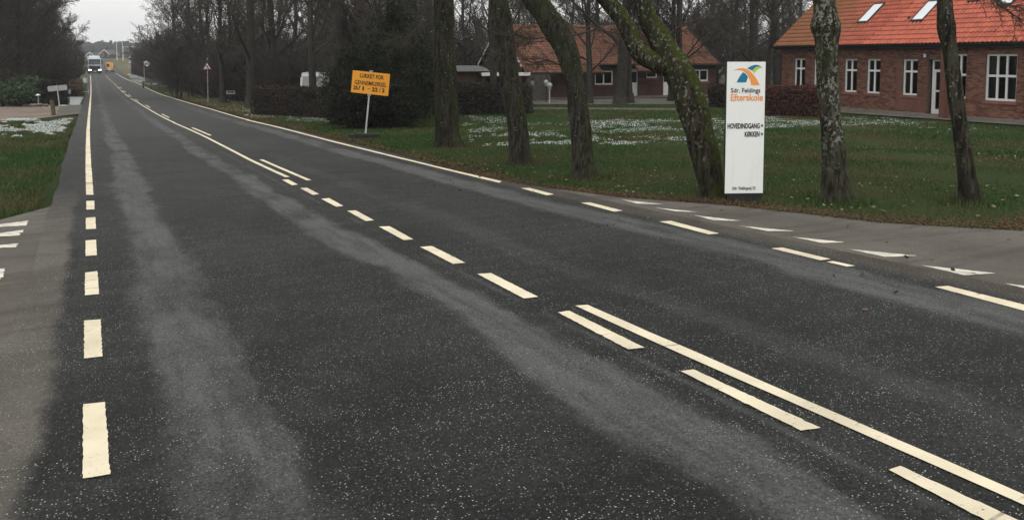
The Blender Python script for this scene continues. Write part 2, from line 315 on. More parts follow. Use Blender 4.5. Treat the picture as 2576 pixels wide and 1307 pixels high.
# ------------------------------------------------------------------ mesh helpers
class MB:
    def __init__(s): s.v = []; s.f = []
    def add(s, vs, fs):
        o = len(s.v); s.v.extend([tuple(p) for p in vs]); s.f.extend([tuple(i + o for i in f) for f in fs]); return s
    def box(s, c, d, rz=0, taper=1.):
        x, y, z = d[0] / 2, d[1] / 2, d[2] / 2; ca, sa = math.cos(rz), math.sin(rz); vs = []
        for k, (i, j) in enumerate(((-1, -1), (1, -1), (1, 1), (-1, 1)) * 2):
            tp = 1 if k < 4 else taper; px, py = i * x * tp, j * y * tp
            vs.append((c[0] + px * ca - py * sa, c[1] + px * sa + py * ca, c[2] + (-z if k < 4 else z)))
        return s.add(vs, [(3, 2, 1, 0), (4, 5, 6, 7), (0, 1, 5, 4), (1, 2, 6, 5), (2, 3, 7, 6), (3, 0, 4, 7)])
    def span(s, a, b):                     # box between two corners
        return s.box([(a[i] + b[i]) / 2 for i in range(3)], [abs(b[i] - a[i]) for i in range(3)])
    def prism(s, poly, d, axis=1, off=0):  # outline (x,z) extruded along y by d (axis 1); (y,z) along x (axis 0); (x,y) along z (axis 2)
        n = len(poly); mk = {0: lambda a, b, c: (c, a, b), 1: lambda a, b, c: (a, c, b), 2: lambda a, b, c: (a, b, c)}[axis]
        vs = [mk(a, b, off) for a, b in poly] + [mk(a, b, off + d) for a, b in poly]
        return s.add(vs, [tuple(range(n)), tuple(range(2 * n - 1, n - 1, -1))] + [(i, i + n, (i + 1) % n + n, (i + 1) % n) for i in range(n)])
    def tube(s, pts, rads, n=6, cap=False):
        o = len(s.v); m = len(pts); pts = [Vector(p) for p in pts]
        t0 = (pts[1] - pts[0]).normalized(); up = Vector((0, 0, 1)) if abs(t0.z) < .9 else Vector((1, 0, 0))
        a = t0.cross(up).normalized()
        for i in range(m):
            t = (pts[min(i + 1, m - 1)] - pts[max(i - 1, 0)]).normalized()
            a = (a - t * a.dot(t)); a = a.normalized() if a.length > 1e-6 else t.orthogonal().normalized(); b = t.cross(a)
            for k in range(n):
                an = 2 * math.pi * k / n; q = pts[i] + (a * math.cos(an) + b * math.sin(an)) * rads[i]
                s.v.append((q.x, q.y, q.z))
        for i in range(m - 1):
            for k in range(n):
                k2 = (k + 1) % n; s.f.append((o + i * n + k, o + i * n + k2, o + (i + 1) * n + k2, o + (i + 1) * n + k))
        if cap: s.f.append(tuple(o + k for k in reversed(range(n)))); s.f.append(tuple(o + (m - 1) * n + k for k in range(n)))
        return s
    def lathe(s, prof, n=16, c=(0, 0, 0)):
        o = len(s.v); m = len(prof)
        for r, z in prof:
            for k in range(n): s.v.append((c[0] + r * math.cos(2 * math.pi * k / n), c[1] + r * math.sin(2 * math.pi * k / n), c[2] + z))
        for i in range(m - 1):
            for k in range(n):
                k2 = (k + 1) % n; s.f.append((o + i * n + k, o + i * n + k2, o + (i + 1) * n + k2, o + (i + 1) * n + k))
        s.f.append(tuple(o + k for k in reversed(range(n)))); s.f.append(tuple(o + (m - 1) * n + k for k in range(n)))
        return s
    def mesh(s, name, m=None, smooth=False, bevel=0.):
        me = bpy.data.meshes.new(name); me.from_pydata(s.v, [], s.f)
        if bevel:
            bm = bmesh.new(); bm.from_mesh(me); bmesh.ops.remove_doubles(bm, verts=bm.verts, dist=1e-5)
            bmesh.ops.bevel(bm, geom=[e for e in bm.edges if len(e.link_faces) == 2 and e.calc_face_angle(0) > .5], offset=bevel, segments=2, affect='EDGES', profile=.6)
            bm.to_mesh(me); bm.free()
        if smooth: me.polygons.foreach_set('use_smooth', [True] * len(me.polygons))
        if m: me.materials.append(m)
        me.update(); return me
    def build(s, name, m, parent=None, smooth=False, bevel=0., **k): return link(name, s.mesh(name, m, smooth, bevel), parent, **k)
def link(name, me, parent=None, loc=None, rot=None, scale=None):
    o = bpy.data.objects.new(name, me); COL.objects.link(o)
    if parent: o.parent = parent
    if loc is not None: o.location = loc
    if rot is not None: o.rotation_euler = rot
    if scale is not None: o.scale = scale
    return o
def mesh_np(name, V, Fc, m, smooth=False):          # numpy arrays, faces all with the same number of corners
    me = bpy.data.meshes.new(name); V = np.asarray(V, np.float32); Fc = np.asarray(Fc, np.int32); k = Fc.shape[1]
    me.vertices.add(len(V)); me.vertices.foreach_set('co', V.ravel())
    me.loops.add(Fc.size); me.loops.foreach_set('vertex_index', Fc.ravel())
    me.polygons.add(len(Fc)); me.polygons.foreach_set('loop_start', np.arange(0, Fc.size, k, dtype=np.int32))
    me.polygons.foreach_set('loop_total', np.full(len(Fc), k, np.int32))
    me.update(calc_edges=True)
    if smooth: me.polygons.foreach_set('use_smooth', np.ones(len(Fc), bool))
    me.materials.append(m); return me
def tag(o, label, cat, group=None):
    o['label'] = label; o['category'] = cat
    if group: o['group'] = group
    return o
def thing(name, label, cat, loc=(0, 0, 0), rz=0., group=None, rot=None):
    e = bpy.data.objects.new(name, None); COL.objects.link(e); e.empty_display_size = .2
    e.location = loc; e.rotation_euler = rot if rot else (0, 0, rz)
    return tag(e, label, cat, group)
def struct(o, kind='structure'): o['kind'] = kind; return o
def text(name, body, size, m, parent, loc, rot=(math.pi / 2, 0, 0), sx=1., bold=0., align='CENTER', depth=.0015):
    cu = bpy.data.curves.new(name, 'FONT'); cu.body = body; cu.size = size; cu.align_x = align; cu.align_y = 'CENTER'
    cu.offset = bold; cu.extrude = depth; cu.resolution_u = 3
    o = bpy.data.objects.new(name, cu); COL.objects.link(o)
    dg = bpy.context.evaluated_depsgraph_get(); me = bpy.data.meshes.new_from_object(o.evaluated_get(dg))
    bpy.data.objects.remove(o); bpy.data.curves.remove(cu)
    me.materials.clear(); me.materials.append(m)
    return link(name, me, parent, loc, rot, (sx, 1, 1))

# ------------------------------------------------------------------ ground sheet, roads and paint
NPR = np.random.default_rng(3)
def ground():
    xs = np.unique(np.concatenate([np.linspace(-1500, -120, 12), np.linspace(-120, -14, 26), np.arange(-14, 40, .7), np.linspace(40, 140, 24), np.linspace(140, 1500, 14)]))
    ys = np.unique(np.concatenate([np.linspace(-60, -8, 14), np.arange(-8, 70, .7), np.arange(70, 260, 5.), np.linspace(260, 700, 30), np.linspace(700, 2400, 18)]))
    X, Y = np.meshgrid(xs, ys); Z = gzv(X, Y) - .05
    onroad = (X > -1.3) & (X < 7.2)
    off = np.where(onroad, -.05, .0) + np.where(~onroad, .03 * np.sin(X * .9 + 1) * np.cos(Y * .7), 0) * sstep(8, 12, np.abs(X - 3)) * (Y < 120)
    Z = Z + off
    n, m = len(ys), len(xs); V = np.stack([X, Y, Z], -1).reshape(-1, 3)
    i, j = np.meshgrid(np.arange(n - 1), np.arange(m - 1), indexing='ij'); a = (i * m + j).ravel()
    return struct(link('ground', mesh_np('ground', V, np.stack([a, a + 1, a + m + 1, a + m], 1), M['ground'], True)))
ground()
def leftline(y): return float(np.interp(y, [0, 5, 15, 26, 36, 50, 100, 150, 230], [-.05, -.06, -.11, -.2, -.24, -.26, -.27, -.33, -.5]))
def strip(name, ys, xl, xr, dz, m, nx=1):
    V = []; Fc = []
    for y in ys:
        a, b = xl(y), xr(y)
        for k in range(nx + 1):
            x = a + (b - a) * k / nx; V.append((x, y, gz(x, y) + dz))
    n = nx + 1
    for i in range(len(ys) - 1):
        for k in range(nx): Fc.append((i * n + k, i * n + k + 1, (i + 1) * n + k + 1, (i + 1) * n + k))
    return link(name, mesh_np(name, V, Fc, m, True))
ROADY = list(np.arange(-14, 75, .5)) + list(np.arange(75, 240, 1.5)) + list(np.linspace(240, 900, 80))
bend = lambda y: 0.00003 * max(0, y - 210) ** 2 if y < 500 else 2.52 + .0174 * (y - 500)
road = struct(strip('road', ROADY, lambda y: leftline(y) - .52 + bend(y) + .015 * math.sin(y * .8) + .012 * math.sin(y * 2.3), lambda y: 6.62 + bend(y) + .02 * math.sin(y * .7), 0, M['road']))
def resample(P, n):
    P = [Vector(p) for p in P]; L = [0]
    for a, b in zip(P, P[1:]): L.append(L[-1] + (b - a).length)
    out = []
    for k in range(n):
        t = L[-1] * k / (n - 1); i = min(len(P) - 2, max(0, int(np.searchsorted(L, t)) - 1))
        h = L[i + 1] - L[i]; out.append(P[i].lerp(P[i + 1], (t - L[i]) / h if h else 0))
    return out
def loft(name, A, B, dz, m, n=70, k=14, rag=0.):
    A = resample(A, n); B = resample(B, n); V = []
    for i in range(n):
        e = rag * (math.sin(i * 1.7) + math.sin(i * .63 + 2) + rnd.uniform(-.8, .8))
        for j in range(k + 1):
            p = A[i].lerp(B[i], j / k * (1 + e)); V.append((p.x, p.y, gz(p.x, p.y) + dz))
    Fc = [(i * (k + 1) + j, i * (k + 1) + j + 1, (i + 1) * (k + 1) + j + 1, (i + 1) * (k + 1) + j) for i in range(n - 1) for j in range(k)]
    return link(name, mesh_np(name, V, Fc, m, True))
xy = lambda p: Vector((p[0], p[1], 0))
RB = [xy((6.45, 16.5)), xy((6.5, 14))] + [xy(gnd(u, v)) for u, v in ((1330, 466), (1450, 480), (1560, 495), (1700, 505), (1850, 517), (2000, 534), (2200, 557), (2400, 570), (2576, 578))]
e = RB[-1]; RB += [e + xy((1.5, .35)), e + xy((5, 1.2)), e + xy((14, 3)), xy((40, 9))]
side_r = struct(loft('side_road', [xy((6.4, 16.5)), xy((6.4, 10)), xy((6.4, 4)), xy((6.4, -3)), xy((6.4, -14)), xy((12, -16)), xy((40, -14))], RB, -.006, M['side'], 90, 16, .004))
LB = [xy((-.75, 30)), xy(gnd(193, 400)), xy(gnd(186, 450)), xy(gnd(172, 490)), xy(gnd(150, 512)), xy(gnd(100, 527)), xy(gnd(0, 551))]
LB += [LB[-1] + xy((-1.5, -1)), LB[-1] + xy((-5, -3)), xy((-30, 3))]
side_l = struct(loft('side_road', [xy((-.4, 30)), xy((-.4, 20)), xy((-.4, 12)), xy((-.4, 4)), xy((-.4, -6)), xy((-.4, -14)), xy((-30, -14))], LB, -.006, M['side'], 90, 16, .004))
dr = struct(loft('gravel_drive', [gnd(215, 284), gnd(140, 292), gnd(60, 301), gnd(0, 306), gnd(-140, 318)], [gnd(219, 262), gnd(150, 267), gnd(60, 268), gnd(0, 268), gnd(-140, 270)], -.02, M['gravel'], 24, 6))
struct(loft('drive_apron', [gnd(221, 285), gnd(180, 288), gnd(140, 293)], [gnd(225, 262), gnd(185, 264), gnd(150, 267)], -.008, M['side'], 10, 4))

def rag_poly(P, step=.05, j=.002):
    out = []; n = len(P)
    for a, b in zip(P, P[1:] + P[:1]):
        d = b - a; k = max(1, int(d.length / step)); nrm = Vector((d.y, -d.x, 0)).normalized() if d.length > 0 else Vector()
        for i in range(k):
            q = a + d * (i / k)
            if i: q = q + nrm * rnd.gauss(0, j)
            out.append(q)
    return out
def paint(name, quad, parent, m='paint', world=False, j=.0018):
    P = [xy(p) for p in quad] if world else [xy(gnd(*p)) for p in quad]
    far = sum((p.length for p in P)) / len(P); P = rag_poly(P, max(.03, far * .004), j)
    z0 = (.007 if far < 40 else .02) if parent is road else -.001 if m == 'paintw' else .004
    bm = bmesh.new(); vs = [bm.verts.new((p.x, p.y, gz(p.x, p.y) + z0)) for p in P]; f = bm.faces.new(vs)
    bmesh.ops.triangulate(bm, faces=[f]); bmesh.ops.recalc_face_normals(bm, faces=bm.faces)
    if bm.faces and sum(f.normal.z for f in bm.faces) < 0: bmesh.ops.reverse_faces(bm, faces=bm.faces)
    me = bpy.data.meshes.new(name); bm.to_mesh(me); bm.free(); me.materials.append(M[m])
    return link(name, me, parent)
def band(name, pairs, parent, breaks=True):            # long line: left/right pixel pairs, from near to far
    A = [xy(gnd(*a)) for a, b in pairs]; B = [xy(gnd(*b)) for a, b in pairs]
    L = (A[-1] - A[0]).length; n = max(8, min(400, int(L / .25))); A = resample(A, n); B = resample(B, n); V = []
    for a, b in zip(A, B):
        jj = .0022 if a.y < 40 else 0
        for p in (a, b): V.append((p.x + rnd.gauss(0, jj), p.y, gz(p.x, p.y) + (.007 if p.y < 40 else .02)))
    return link(name, mesh_np(name, V, [(2 * i, 2 * i + 1, 2 * i + 3, 2 * i + 2) for i in range(n - 1)], M['paint']), parent)
# left edge: short blocks, then the solid line
for q in [((209.6, 1018.6), (264.6, 1013), (277.4, 1194.5), (208, 1205.5)), ((211.6, 807.7), (252.8, 804.5), (258.4, 898), (211.5, 903)),
          ((213.8, 687), (245.5, 683), (249.3, 741), (213.8, 744)), ((215.4, 606), (242, 604), (244, 643), (215.4, 645)),
          ((216, 548.6), (239.8, 547), (241.4, 576.5), (216.3, 577.4)), ((217, 506.5), (237, 505.8), (238, 527.4), (217.3, 528))]:
    paint('edge_dash', q, road)
LP = [(490.6, 216.7, 235), (462, 215.8, 233.1), (461, 215.8, 233), (417, 215.3, 229.7), (369.6, 215.8, 227), (328, 217.3, 225.9), (292.7, 221, 226.8), (269, 223.5, 228.6), (236.6, 227, 230.3), (210, 227.7, 229.7), (190, 226.6, 228.2)]
for i in range(len(LP) - 1):
    (v0, a0, b0), (v1, a1, b1) = LP[i], LP[i + 1]
    if v0 - v1 < 2: continue
    band('edge_line', [((a0, v0), (b0, v0)), ((a1, v1 + .35), (b1, v1 + .35))], road)
# centre: dashes, doubled lines
def seg(name, a, b, wd, off=0.):                        # a dash between two pixels, given width in metres
    A, B = xy(gnd(*a)), xy(gnd(*b)); d = (B - A).normalized(); n = Vector((d.y, -d.x, 0)) * wd / 2
    return paint(name, [A + n, B + n, B - n, A - n], road, world=True)
for q in [((1403, 787), (1432, 783), (1622, 876), (1580, 880)), ((1712, 935), (1745, 931), (2064, 1078), (2015, 1085)), ((2235.5, 1183.6), (2265, 1174), (2690, 1370), (2620, 1385)),
          ((1200, 690), (1235, 688), (1354, 748), (1318, 752)), ((1057, 622), (1087, 620), (1171, 662), (1140, 665)), ((953, 571), (980, 570), (1040, 603), (1016, 605)),
          ((873, 531), (895, 530), (941, 555), (920, 557)), ((808, 501), (828, 499), (864, 519), (846, 521)), ((755, 474), (772, 473), (803, 489), (787, 491)), ((709, 453), (725, 452), (750, 465), (735, 467))]:
    paint('lane_dash', q, road)
band('centre_line', [((2860, 1369), (2860, 1400)), ((2576, 1246), (2576, 1273)), ((2116, 1046), (2116, 1069)), ((1656, 846.5), (1656, 866.6)), ((1478, 768), (1447, 770))], road)
CP = [xy(gnd(u, v)) for u, v in ((723, 446), (630, 403), (522, 347), (399, 290), (346, 258), (329, 248.6))]; CY_ = [p.y for p in CP]; CX_ = [p.x for p in CP]
def path_strip(name, y0, y1, off, wd):
    n = max(6, int((y1 - y0) / .4)); V = []
    for i in range(n):
        y = y0 + (y1 - y0) * i / (n - 1); x = float(np.interp(y, CY_, CX_)) + off
        for s in (-1, 1): V.append((x + s * wd / 2 + rnd.gauss(0, .0015), y, gz(x, y) + (.007 if y < 40 else .02)))
    return link(name, mesh_np(name, V, [(2 * i, 2 * i + 1, 2 * i + 3, 2 * i + 2) for i in range(n - 1)], M['paint']), road)
path_strip('centre_line', CY_[0], CY_[-1], 0, .09)
for a, b in [((762, 455), (637, 403)), ((512, 342), (470, 322)), ((422, 297), (400, 288)), ((377, 271.6), (363.6, 265)), ((348, 254.5), (339, 250))]:
    path_strip('lane_dash', gnd(*a).y, gnd(*b).y, .235, .085)
for a, b in [((322.6, 238.4), (329.3, 243.5)), ((310.4, 229), (316, 232.8)), ((300.4, 219.5), (305.5, 223)),
             ((313.7, 237), (325, 245)), ((303.8, 227.7), (312, 234.4)), ((294, 218.4), (301.5, 224.4)), ((286.7, 210.6), (293, 215.7)), ((280, 204.5), (284.5, 208)), ((274.5, 199), (278, 202.3)), ((270, 194.5), (272.5, 197)), ((266.5, 190.8), (268.5, 193))]:
    seg('lane_dash', a, b, .10)
# right edge
RP = [((1262, 456.5), (1256, 460.5)), ((1150, 431), (1150, 435)), ((1035, 403), (1035, 406.6)), ((846, 357), (846, 360)), ((703, 320), (703, 322.6)), ((621, 300.8), (621, 303)), ((533, 275), (533, 276.8)),
      ((456, 253.3), (456, 254.8)), ((400, 235.4), (400, 236.8)), ((358, 215.4), (358, 216.5)), ((339, 206.4), (339, 207.4)), ((320, 200.3), (320, 201.2)), ((302, 191.3), (302, 192.1)), ((291, 184), (291, 184.8))]
band('edge_line', RP, road)
for q in [((1310, 473.5), (1332, 473), (1394, 489), (1375, 491.5)), ((1461, 510.5), (1484, 509.5), (1568, 530.5), (1546, 533)), ((1659, 557.5), (1688, 556), (1809, 587.5), (1783, 590)),
          ((1940, 625), (1968, 623), (2090, 652), (2064, 655)), ((2079, 659), (2095, 657), (2152, 669), (2131, 671)), ((2352, 722), (2385, 719.5), (2760, 812), (2725, 822))]:
    paint('edge_dash', q, side_r if q[0][0] > 1300 else road)
c5 = lambda x, y: (1518 + x / 2.435, 414 + y / 2.435)
for t in [((105, 212), (370, 242), (208, 238)), ((315, 262), (592, 290), (445, 285)), ((553, 308), (847, 343), (676, 340)), ((830, 373), (1170, 405), (1005, 405)), ((1150, 440), (1475, 473), (1420, 476), (1340, 478)),
          ((1495, 514), (1920, 556), (1722, 563)), ((1940, 613), (2405, 663), (2210, 675)), ((2460, 725), (2960, 785), (2760, 797))]:
    paint('yield_triangle', [c5(*p) for p in t], side_r, 'paintw', j=.004)
c2 = lambda x, y: (x / 3.157, 483 + y / 3.157)
for t in [((-260, 290), (227, 225), (205, 265)), ((-320, 368), (190, 297), (183, 318), (150, 322), (165, 342)), ((-420, 460), (137, 405), (130, 436)), ((-520, 640), (42, 603), (12, 690))]:
    paint('yield_triangle', [c2(*p) for p in t], side_l, 'paintw', j=.006)

# ------------------------------------------------------------------ vegetation builders
from mathutils import noise as mn
def gnd_np(u, v):
    u = np.asarray(u, float); v = np.asarray(v, float)
    X = (u - CX) / F; Y = (CY - v) / F; f = math.cos(PIT) + Y * math.sin(PIT); dz = -math.sin(PIT) + Y * math.cos(PIT)
    dx = X * math.cos(PSI) + f * math.sin(PSI); dy = -X * math.sin(PSI) + f * math.cos(PSI)
    t = (-1. - EYE) / dz
    for _ in range(25): t = .5 * t + .5 * (gzv(dx * t, dy * t) - EYE) / dz
    return np.stack([dx * t, dy * t, gzv(dx * t, dy * t)], 1)
def cloud(P, size, rng, asp=.5, flat=0.):            # one pointed leaf quad at every point
    n = len(P); a = rng.normal(size=(n, 3)); a[:, 2] *= 1 - flat; a /= np.linalg.norm(a, axis=1, keepdims=True) + 1e-9
    b = rng.normal(size=(n, 3)); b[:, 2] *= 1 - flat; b -= a * (a * b).sum(1, keepdims=True); b /= np.linalg.norm(b, axis=1, keepdims=True) + 1e-9
    s = np.asarray(size) * rng.uniform(.6, 1.4, n); s = s[:, None]
    V = np.stack([P - a * s, P + b * s * asp, P + a * s, P - b * s * asp], 1).reshape(-1, 3)
    return V, np.arange(4 * n).reshape(n, 4)
def quad_join(parts):
    V = []; Fc = []; o = 0
    for v, f in parts: V.append(v); Fc.append(f + o); o += len(v)
    return np.concatenate(V), np.concatenate(Fc)
def grow(bufs, p, d, L, r, lev, cf, rg):
    ns = cf['seg'][lev]; pts = [p.copy()]; rads = [r]; d = d.normalized(); dirs = [d]
    for i in range(ns):
        w_ = cf['wig'][lev]; d = (d + Vector((rg.gauss(0, w_), rg.gauss(0, w_), rg.gauss(0, w_) + cf['up'][lev]))).normalized()
        p = p + d * (L / ns); pts.append(p); dirs.append(d); rads.append(max(cf['rmin'], r * (1 - (i + 1) / ns * cf['tap'][lev])))
    bufs[0 if lev < cf['split'] else 1].tube(pts, rads, cf['sides'][lev])
    if lev + 1 >= len(cf['seg']): return
    for k in range(cf['n'][lev]):
        t = cf['t0'][lev] + (1 - cf['t0'][lev]) * (k + rg.random()) / cf['n'][lev]; x = t * ns; i = min(ns - 1, int(x))
        q = pts[i].lerp(pts[i + 1], x - i); rr = rads[i] + (rads[i + 1] - rads[i]) * (x - i)
        an = R(cf['ang'][lev] + rg.gauss(0, 11)); ax = dirs[i].orthogonal().normalized()
        ax = Matrix.Rotation(rg.uniform(0, 2 * math.pi), 3, dirs[i]) @ ax
        nd = Matrix.Rotation(an, 3, ax) @ dirs[i]
        nl = L * cf['ratio'][lev] * (1 - cf['sh'] * t) * rg.uniform(.75, 1.2)
        grow(bufs, q, nd, nl, max(cf['rmin'], min(rr * .75, rr * cf['rr'][lev])), lev + 1, cf, rg)
TALL = dict(seg=[9, 6, 4, 3, 2], sides=[9, 6, 4, 3, 3], n=[19, 9, 7, 5], ratio=[.42, .48, .5, .55], ang=[52, 45, 45, 42], wig=[.05, .11, .15, .2, .25], up=[.03, .09, .06, .03, .02],
            tap=[.85, .85, .85, .8, .7], t0=[.17, .2, .2, .15], sh=.45, rr=[.42, .5, .5, .55], rmin=.011, split=2)
DENSE = dict(TALL, n=[20, 10, 9, 6], t0=[.1, .12, .1, .1], ratio=[.46, .5, .5, .55], ang=[48, 40, 38, 36], up=[.03, .12, .08, .05, .03], wig=[.06, .12, .16, .2, .25], rmin=.012)
SHRUB = dict(TALL, seg=[4, 4, 3, 2], sides=[5, 4, 3, 3], n=[8, 7, 6], ratio=[.6, .55, .5], ang=[30, 32, 35], wig=[.12, .15, .2, .2], up=[.12, .06, .04, .03], tap=[.8] * 4, t0=[.08, .12, .1], rr=[.6, .6, .6], rmin=.010, split=1)
def tree_meshes(seed, H, r0, cf, nstem=1):
    rg = random.Random(seed); bufs = [MB(), MB()]
    for s in range(nstem):
        a = rg.uniform(0, 6.28); tilt = .03 if nstem == 1 else .35
        p = Vector((math.cos(a), math.sin(a), 0)) * (0 if nstem == 1 else .25 * rg.random()); p.z = -.25
        if nstem == 1: bufs[0].tube([p, p + Vector((0, 0, .3)), p + Vector((0, 0, .9))], [r0 * 1.9, r0 * 1.3, r0 * .98], 9)
        grow(bufs, p, Vector((math.cos(a) * tilt, math.sin(a) * tilt, 1)), H * rg.uniform(.85, 1.1), r0, 0, cf, rg)
    return bufs
def variant(name, seed, H, r0, cf, mt, mc, nstem=1):
    b = tree_meshes(seed, H, r0, cf, nstem)
    return b[0].mesh(name + '_trunk', M[mt], True), b[1].mesh(name + '_crown', M[mc])
def plant(name, var, loc, rz, s, label, cat, group):
    e = thing(name, label, cat, loc, rz, group); e.scale = (s, s, s) if not isinstance(s, tuple) else s
    link('trunk', var[0], e); link('crown', var[1], e); return e
TV = [variant('tall_tree', 11 + i, (15.5, 14, 17, 13)[i], (.30, .26, .34, .24)[i], TALL, 'bg_bark', 'twig') for i in range(4)]
DV = [variant('dense_tree', 31 + i, (15, 12.5)[i], (.3, .22)[i], DENSE, 'bg_bark', 'twig_dark') for i in range(2)]
SV = [variant('bare_shrub', 51 + i, (4.2, 3.2)[i], .05, SHRUB, 'twig_dark', 'twig_dark', 9) for i in range(2)]

# ---------- the near row of trunks, traced from their outlines at the distance of their feet
NEARCF = dict(TALL, n=[7, 7, 6, 5], t0=[.15, .2, .2, .15], rmin=.007)
def near_tree(name, rows, barkmat, label, fork=None, seed=1, grp=None, bulges=(), dl=0.):
    v0 = rows[0][0]; base = gnd((rows[0][1] + rows[0][2]) / 2, v0); D0 = fwd_of(base)
    e = thing(name, label, 'tree', base, 0, grp)
    def trunk_mesh(rows, D0, flare, nm, cap_start=False):
        vs = np.array([r[0] for r in rows], float)[::-1]; ls = np.array([r[1] for r in rows], float)[::-1]; rs = np.array([r[2] for r in rows], float)[::-1]
        n = 70; C = []; Rr = []
        for i in range(n):
            v = rows[0][0] + (rows[-1][0] - rows[0][0]) * i / (n - 1); l = np.interp(v, vs, ls); r = np.interp(v, vs, rs)
            dep = D0 + dl * (rows[0][0] - v) / 400.
            C.append(at((l + r) / 2, v, dep) - base); Rr.append((r - l) / 2 * dep / F)
        # smooth
        for _ in range(3):
            C = [C[0]] + [(C[i - 1] + C[i] * 2 + C[i + 1]) / 4 for i in range(1, n - 1)] + [C[-1]]
            Rr = [Rr[0]] + [(Rr[i - 1] + Rr[i] * 2 + Rr[i + 1]) / 4 for i in range(1, n - 1)] + [Rr[-1]]
        m = 26; V = []; Fc = []
        if flare: C = [C[0] - Vector((0, 0, .25)), C[0] - Vector((0, 0, .1))] + C; Rr = [Rr[0] * 1.12, Rr[0] * 1.08] + Rr
        a = Vector((1, 0, 0)); N = len(C)
        for i in range(N):
            t = (C[min(i + 1, N - 1)] - C[max(0, i - 1)]).normalized(); a = (a - t * a.dot(t)).normalized(); b = t.cross(a)
            for k in range(m):
                an = 2 * math.pi * k / m; dirv = a * math.cos(an) + b * math.sin(an); q = C[i] + dirv * Rr[i]
                qn = Vector((q.x * 5, q.y * 5, q.z * 1.6 + seed)); h = mn.noise(qn) * .09 + mn.noise(qn * 3.1) * .05 + mn.noise(Vector((q.x * 22, q.y * 22, q.z * 5))) * .035
                if flare and i < 12: h += .30 * max(0, math.cos(an * 5 + seed + .6 * math.sin(an * 2))) * ((12 - i) / 12) ** 2.2
                V.append(C[i] + dirv * Rr[i] * (1 + h))
        for i in range(N - 1):
            for k in range(m): Fc.append((i * m + k, i * m + (k + 1) % m, (i + 1) * m + (k + 1) % m, (i + 1) * m + k))
        mb = MB(); mb.v = [tuple(p) for p in V]; mb.f = Fc
        mb.build(nm, M[barkmat], e, True)
        return C[-1], (C[-1] - C[-6]).normalized(), Rr[-1]
    tips = [trunk_mesh(rows, D0, True, 'trunk')]
    if fork:
        for fr in fork: tips.append(trunk_mesh(fr, D0 + dl * (rows[0][0] - fr[0][0]) / 400., False, 'limb'))
    rg = random.Random(seed * 13); bufs = [MB(), MB()]
    for p, d, r in tips:
        grow(bufs, p - d * .15, d + Vector((0, 0, .5)), 7.5, r * 1.02, 0, NEARCF, rg)
    bufs[0].build('upper_limbs', M[barkmat], e, True); bufs[1].build('crown', M['twig'], e)
    return e, base, D0
ROW = 'row of bare trees along the road verge'
T1 = near_tree('bare_tree', [(366, 1093, 1165), (355, 1094, 1160), (340, 1096, 1156), (314, 1095, 1155), (209, 1092, 1150), (105, 1091, 1142), (0, 1092, 1141), (-30, 1092, 1140)], 'bark1', 'thick dark straight tree trunk beside the dark evergreen bush', seed=1, grp=ROW)
T2 = near_tree('bare_tree', [(409, 1280, 1339), (395, 1281, 1335), (314, 1277, 1327), (209, 1257, 1307), (105, 1247, 1295), (40, 1241, 1287), (-30, 1228, 1272)], 'bark2', 'grey tree trunk with furrowed bark leaning slightly, in front of the clipped hedge', seed=2, grp=ROW)
T3 = near_tree('bare_tree', [(442, 1437, 1500), (425, 1439, 1495), (314, 1434, 1486), (209, 1422, 1471), (150, 1407, 1460), (105, 1386, 1447), (70, 1362, 1428), (35, 1341, 1400), (0, 1317, 1372), (-30, 1296, 1348)], 'bark2', 'dark tree whose trunk bends sharply away over the lawn near the globe lamps', seed=3, grp=ROW, dl=.4)
T4 = near_tree('bare_tree', [(493, 1757, 1821), (470, 1759, 1818), (391, 1740, 1811), (313, 1717, 1791), (254, 1699, 1777), (195, 1677, 1752), (156, 1655, 1730), (117, 1638, 1700), (78, 1620, 1672), (39, 1602, 1648), (0, 1597, 1644), (-30, 1595, 1640)], 'bark4',
               'leaning forked tree with green moss and grey lichen right behind the white school sign', fork=[[(170, 1650, 1700), (140, 1592, 1640), (117, 1578, 1622), (78, 1560, 1602), (39, 1538, 1580), (0, 1505, 1548), (-30, 1480, 1522)]], seed=4, grp=ROW, dl=.5)
T5 = near_tree('bare_tree', [(501, 2064, 2143), (488, 2067, 2138), (430, 2071, 2131), (352, 2067, 2122), (273, 2061, 2114), (195, 2056, 2108), (117, 2053, 2106), (92, 2049, 2112), (78, 2042, 2117), (66, 2037, 2116), (52, 2041, 2110), (39, 2048, 2106), (0, 2046, 2102), (-30, 2046, 2100)], 'bark5',
               'tree trunk thickly speckled with pale lichen and a knobbly swelling, beside the school sign', seed=5, grp=ROW)
T6 = near_tree('bare_tree', [(503, 2411, 2467), (490, 2413, 2462), (401, 2408, 2447), (281, 2391, 2427), (200, 2381, 2417), (120, 2372, 2406), (80, 2360, 2402), (62, 2357, 2401), (40, 2359, 2398), (0, 2359, 2394), (-30, 2358, 2392)], 'bark6',
               'slender dark leaning tree trunk standing before the door of the brick school', seed=6, grp=ROW)
